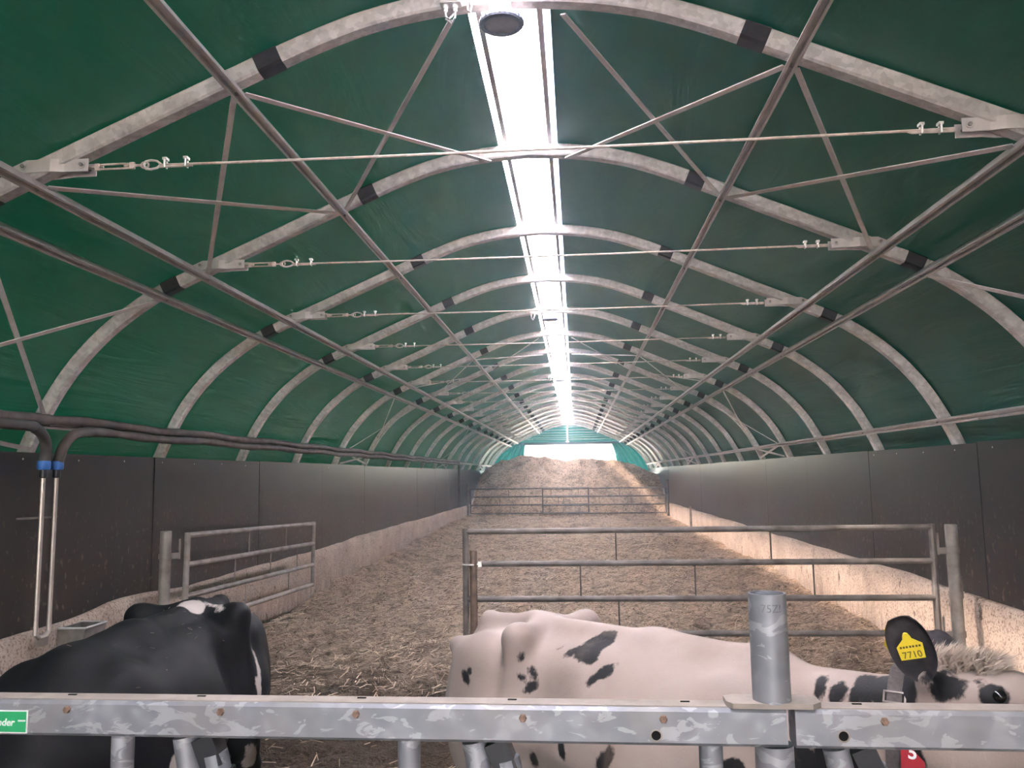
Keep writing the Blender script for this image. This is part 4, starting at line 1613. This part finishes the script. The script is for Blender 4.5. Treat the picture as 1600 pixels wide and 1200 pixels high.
o_, f_, l_, u_ = head_frame(POSE_W)
loop = ring_on(POSE_W, .075, 0.05)
for _ in range(2):
    loop = [(loop[i - 1] + 2 * loop[i] + loop[(i + 1) % len(loop)]) / 4 for i in range(len(loop))]
b = MB()
nl = len(loop)
cen = sum(loop) / nl
for p in loop:
    rd = (p - cen) / np.linalg.norm(p - cen)
    for (a, c) in ((-.022, 0), (.022, 0), (.022, .006), (-.022, .006)):
        b.v.append(tuple(p + f_ * a + rd * c))
for i in range(nl):
    j = (i + 1) % nl
    for k in range(4):
        k2 = (k + 1) % 4
        b.f.append((i * 4 + k, i * 4 + k2, j * 4 + k2, j * 4 + k))
        b.sm.append(k == 2)
col_o = b.build('collar', 'collar_web', cowW, autosmooth=40)
col_o['label'] = 'dark grey webbing neck collar'
# buckle on the near side of the collar
sidei = min(range(nl), key=lambda i: abs((loop[i] - cen) @ u_ - .075) + (1 if (loop[i] - cen) @ l_ > 0 else 0))
bp_ = loop[sidei]
rd = (bp_ - cen) / np.linalg.norm(bp_ - cen)
tg = np.cross(rd, f_)
rot = Matrix((Vector(f_), Vector(tg), Vector(rd))).transposed()
b = MB()
for dx, dy, sx, sy in ((0, .016, .060, .005), (0, -.016, .060, .005), (.028, 0, .005, .036), (-.028, 0, .005, .036)):
    b.box(Vector(bp_) + rot @ Vector((dx, dy, .010)), (sx, sy, .006), rot)
b.build('buckle', 'gate_steel', col_o)
# red number plate on the collar
ip = min(range(nl), key=lambda i: abs((loop[i] - cen) @ u_ + .055) + (1 if (loop[i] - cen) @ l_ > 0 else 0))
pp = Vector(loop[ip]) + Vector(f_) * .052
vz = Vector((0, 0, 1))
vn = (Vector(-l_) + Vector((-.10, -.25, .0))).normalized()
vx = vz.cross(vn).normalized()
vz = vn.cross(vx)
rotp = Matrix((vx, vz, vn)).transposed()
pc = pp + vn * .018 - vz * .012
MB().box(pc, (.062, .085, .004), rotp).build('number_plate', 'tag_red', col_o)
tm = text_mesh('5', .05, 'sticker_white', 'numeral', .0008, 0, .001)
for v_ in tm.vertices:
    v_.co = pc + rotp @ Vector((v_.co.x, v_.co.y + .012, v_.co.z + .003))
inst('numeral', tm, col_o)

# ear tags
eb = Vector(o_ + HS * (f_ * .012 - l_ * .122 - u_ * .03))
ed = Vector((-.044, -.040, .145)).normalized()
fwd = Vector(f_)
wd_ = (fwd - ed * fwd.dot(ed)).normalized()
nr = ed.cross(wd_) * -1
if nr.dot(Vector(-l_)) < 0:
    nr = -nr
TS = 0.92
OUT = [(TS * x, TS * y) for x, y in [(-.010, .036), (-.006, .044), (.006, .044), (.010, .036), (.013, .026), (.038, .008), (.032, -.036), (-.038, -.036), (-.038, .004), (-.013, .026)]]


def ear_tag(center, ang, name, txt=True):
    ca, sa = math.cos(ang), math.sin(ang)
    ax = wd_ * ca + ed * sa
    ay = ed * ca - wd_ * sa
    rt_ = Matrix((ax, ay, nr)).transposed()
    b = MB()
    for z in (-.0012, .0012):
        b.v += [tuple(center + rt_ @ Vector((x, y, z))) for x, y in OUT]
    k = len(OUT)
    for j in range(k):
        b.f.append((j, (j + 1) % k, k + (j + 1) % k, k + j))
    b.f += [tuple(range(k))[::-1], tuple(range(k, 2 * k))]
    b.sm = [False] * len(b.f)
    t = b.build(name, 'tag_yellow', cowW)
    t['label'] = 'yellow plastic ear tag'
    if txt:
        tm = text_mesh('7710', .0262, 'tag_ink', 'numerals', .0004)
        for v_ in tm.vertices:
            v_.co = center + rt_ @ Vector((v_.co.x - .001, v_.co.y - .021, v_.co.z + .0018))
        inst('numerals', tm, t)
        b = MB()
        for x0 in (-.024, -.016, -.008, .001, .009, .018, .026):
            b.box(center + rt_ @ Vector((x0, .002, .0016)), (.0055, .0055, .0006), rt_)
        b.build('small_print', 'tag_ink', t)
        MB().lathe([(0, .003), (.006, .003), (.007, 0)], 10, center + rt_ @ Vector((0, .036, .001)), axis=rt_).build('stud', 'tag_yellow', t)
    return t


ear_tag(eb + ed * .098 + nr * .030 + wd_ * .004, R(-4), 'ear_tag')
ear_tag(eb + ed * .108 - nr * .022 - wd_ * .040, R(14), 'ear_tag', False)

# bits of straw lying on the black cow's back
rs_ = np.random.RandomState(8)
cand = VB[(VB[:, 2] > 1.22) & (VB[:, 0] > .1) & (VB[:, 0] < 1.05)]
b = MB()
for i in range(46):
    p = Vector(cand[rs_.randint(len(cand))]) + Vector((0, 0, .006))
    d_ = Vector((rs_.randn(), rs_.randn(), rs_.randn() * .2)).normalized() * rs_.uniform(.004, .012)
    w_ = Vector((-d_.y, d_.x, 0)).normalized() * .0013
    k = len(b.v)
    b.v += [tuple(p - d_ - w_), tuple(p + d_ - w_), tuple(p + d_ + w_), tuple(p - d_ + w_)]
    b.f.append((k, k + 1, k + 2, k + 3))
    b.sm.append(False)
tag(b.build('straw_flecks', 'straw_blade', cowB), kind='stuff')
#@@COLLAR
# ------------------------------------------------------------------ dusty air, also imitating lens glare
hz = bpy.data.materials.new('dust_glare_haze')
hz.use_nodes = True
ht = hz.node_tree
ht.nodes.clear()
vsn = ht.nodes.new('ShaderNodeVolumeScatter')
vsn.inputs['Color'].default_value = (0.52, 0.74, 1.0, 1)  # blue tint stands in for lens glare around the roof light
vsn.inputs['Density'].default_value = 0.0050
vsn.inputs['Anisotropy'].default_value = 0.5
ho = ht.nodes.new('ShaderNodeOutputMaterial')
ht.links.new(vsn.outputs[0], ho.inputs['Volume'])
MATS['dust_glare_haze'] = hz
hx = [(-3.42, 0.02), (3.42, 0.02), (3.42, 2.2)] + [(p[0], p[1]) for p in [rib_at(q, 0.07)[0] for q in (3.3, 3.0, 2.5, 1.8, 1.1, .6, 0)]]
hx = hx + [(-x, z) for x, z in hx[-2:1:-1]]
hb = MB()
for yv in (1.0, YE - 0.3):
    for (x, z) in hx:
        hb.v.append((x, yv, z))
nh = len(hx)
for j in range(nh):
    hb.f.append((j, (j + 1) % nh, nh + (j + 1) % nh, nh + j))
    hb.sm.append(False)
hb.f += [tuple(range(nh))[::-1], tuple(range(nh, 2 * nh))]
hb.sm += [False] * 2
ha = hb.build('dust_glare_haze', 'dust_glare_haze')
bmh = bmesh.new()
bmh.from_mesh(ha.data)
bmesh.ops.recalc_face_normals(bmh, faces=bmh.faces)
bmh.to_mesh(ha.data)
bmh.free()
tag(ha, 'thin dusty haze in the tunnel, tinted blue to imitate lens glare', 'haze', kind='stuff')
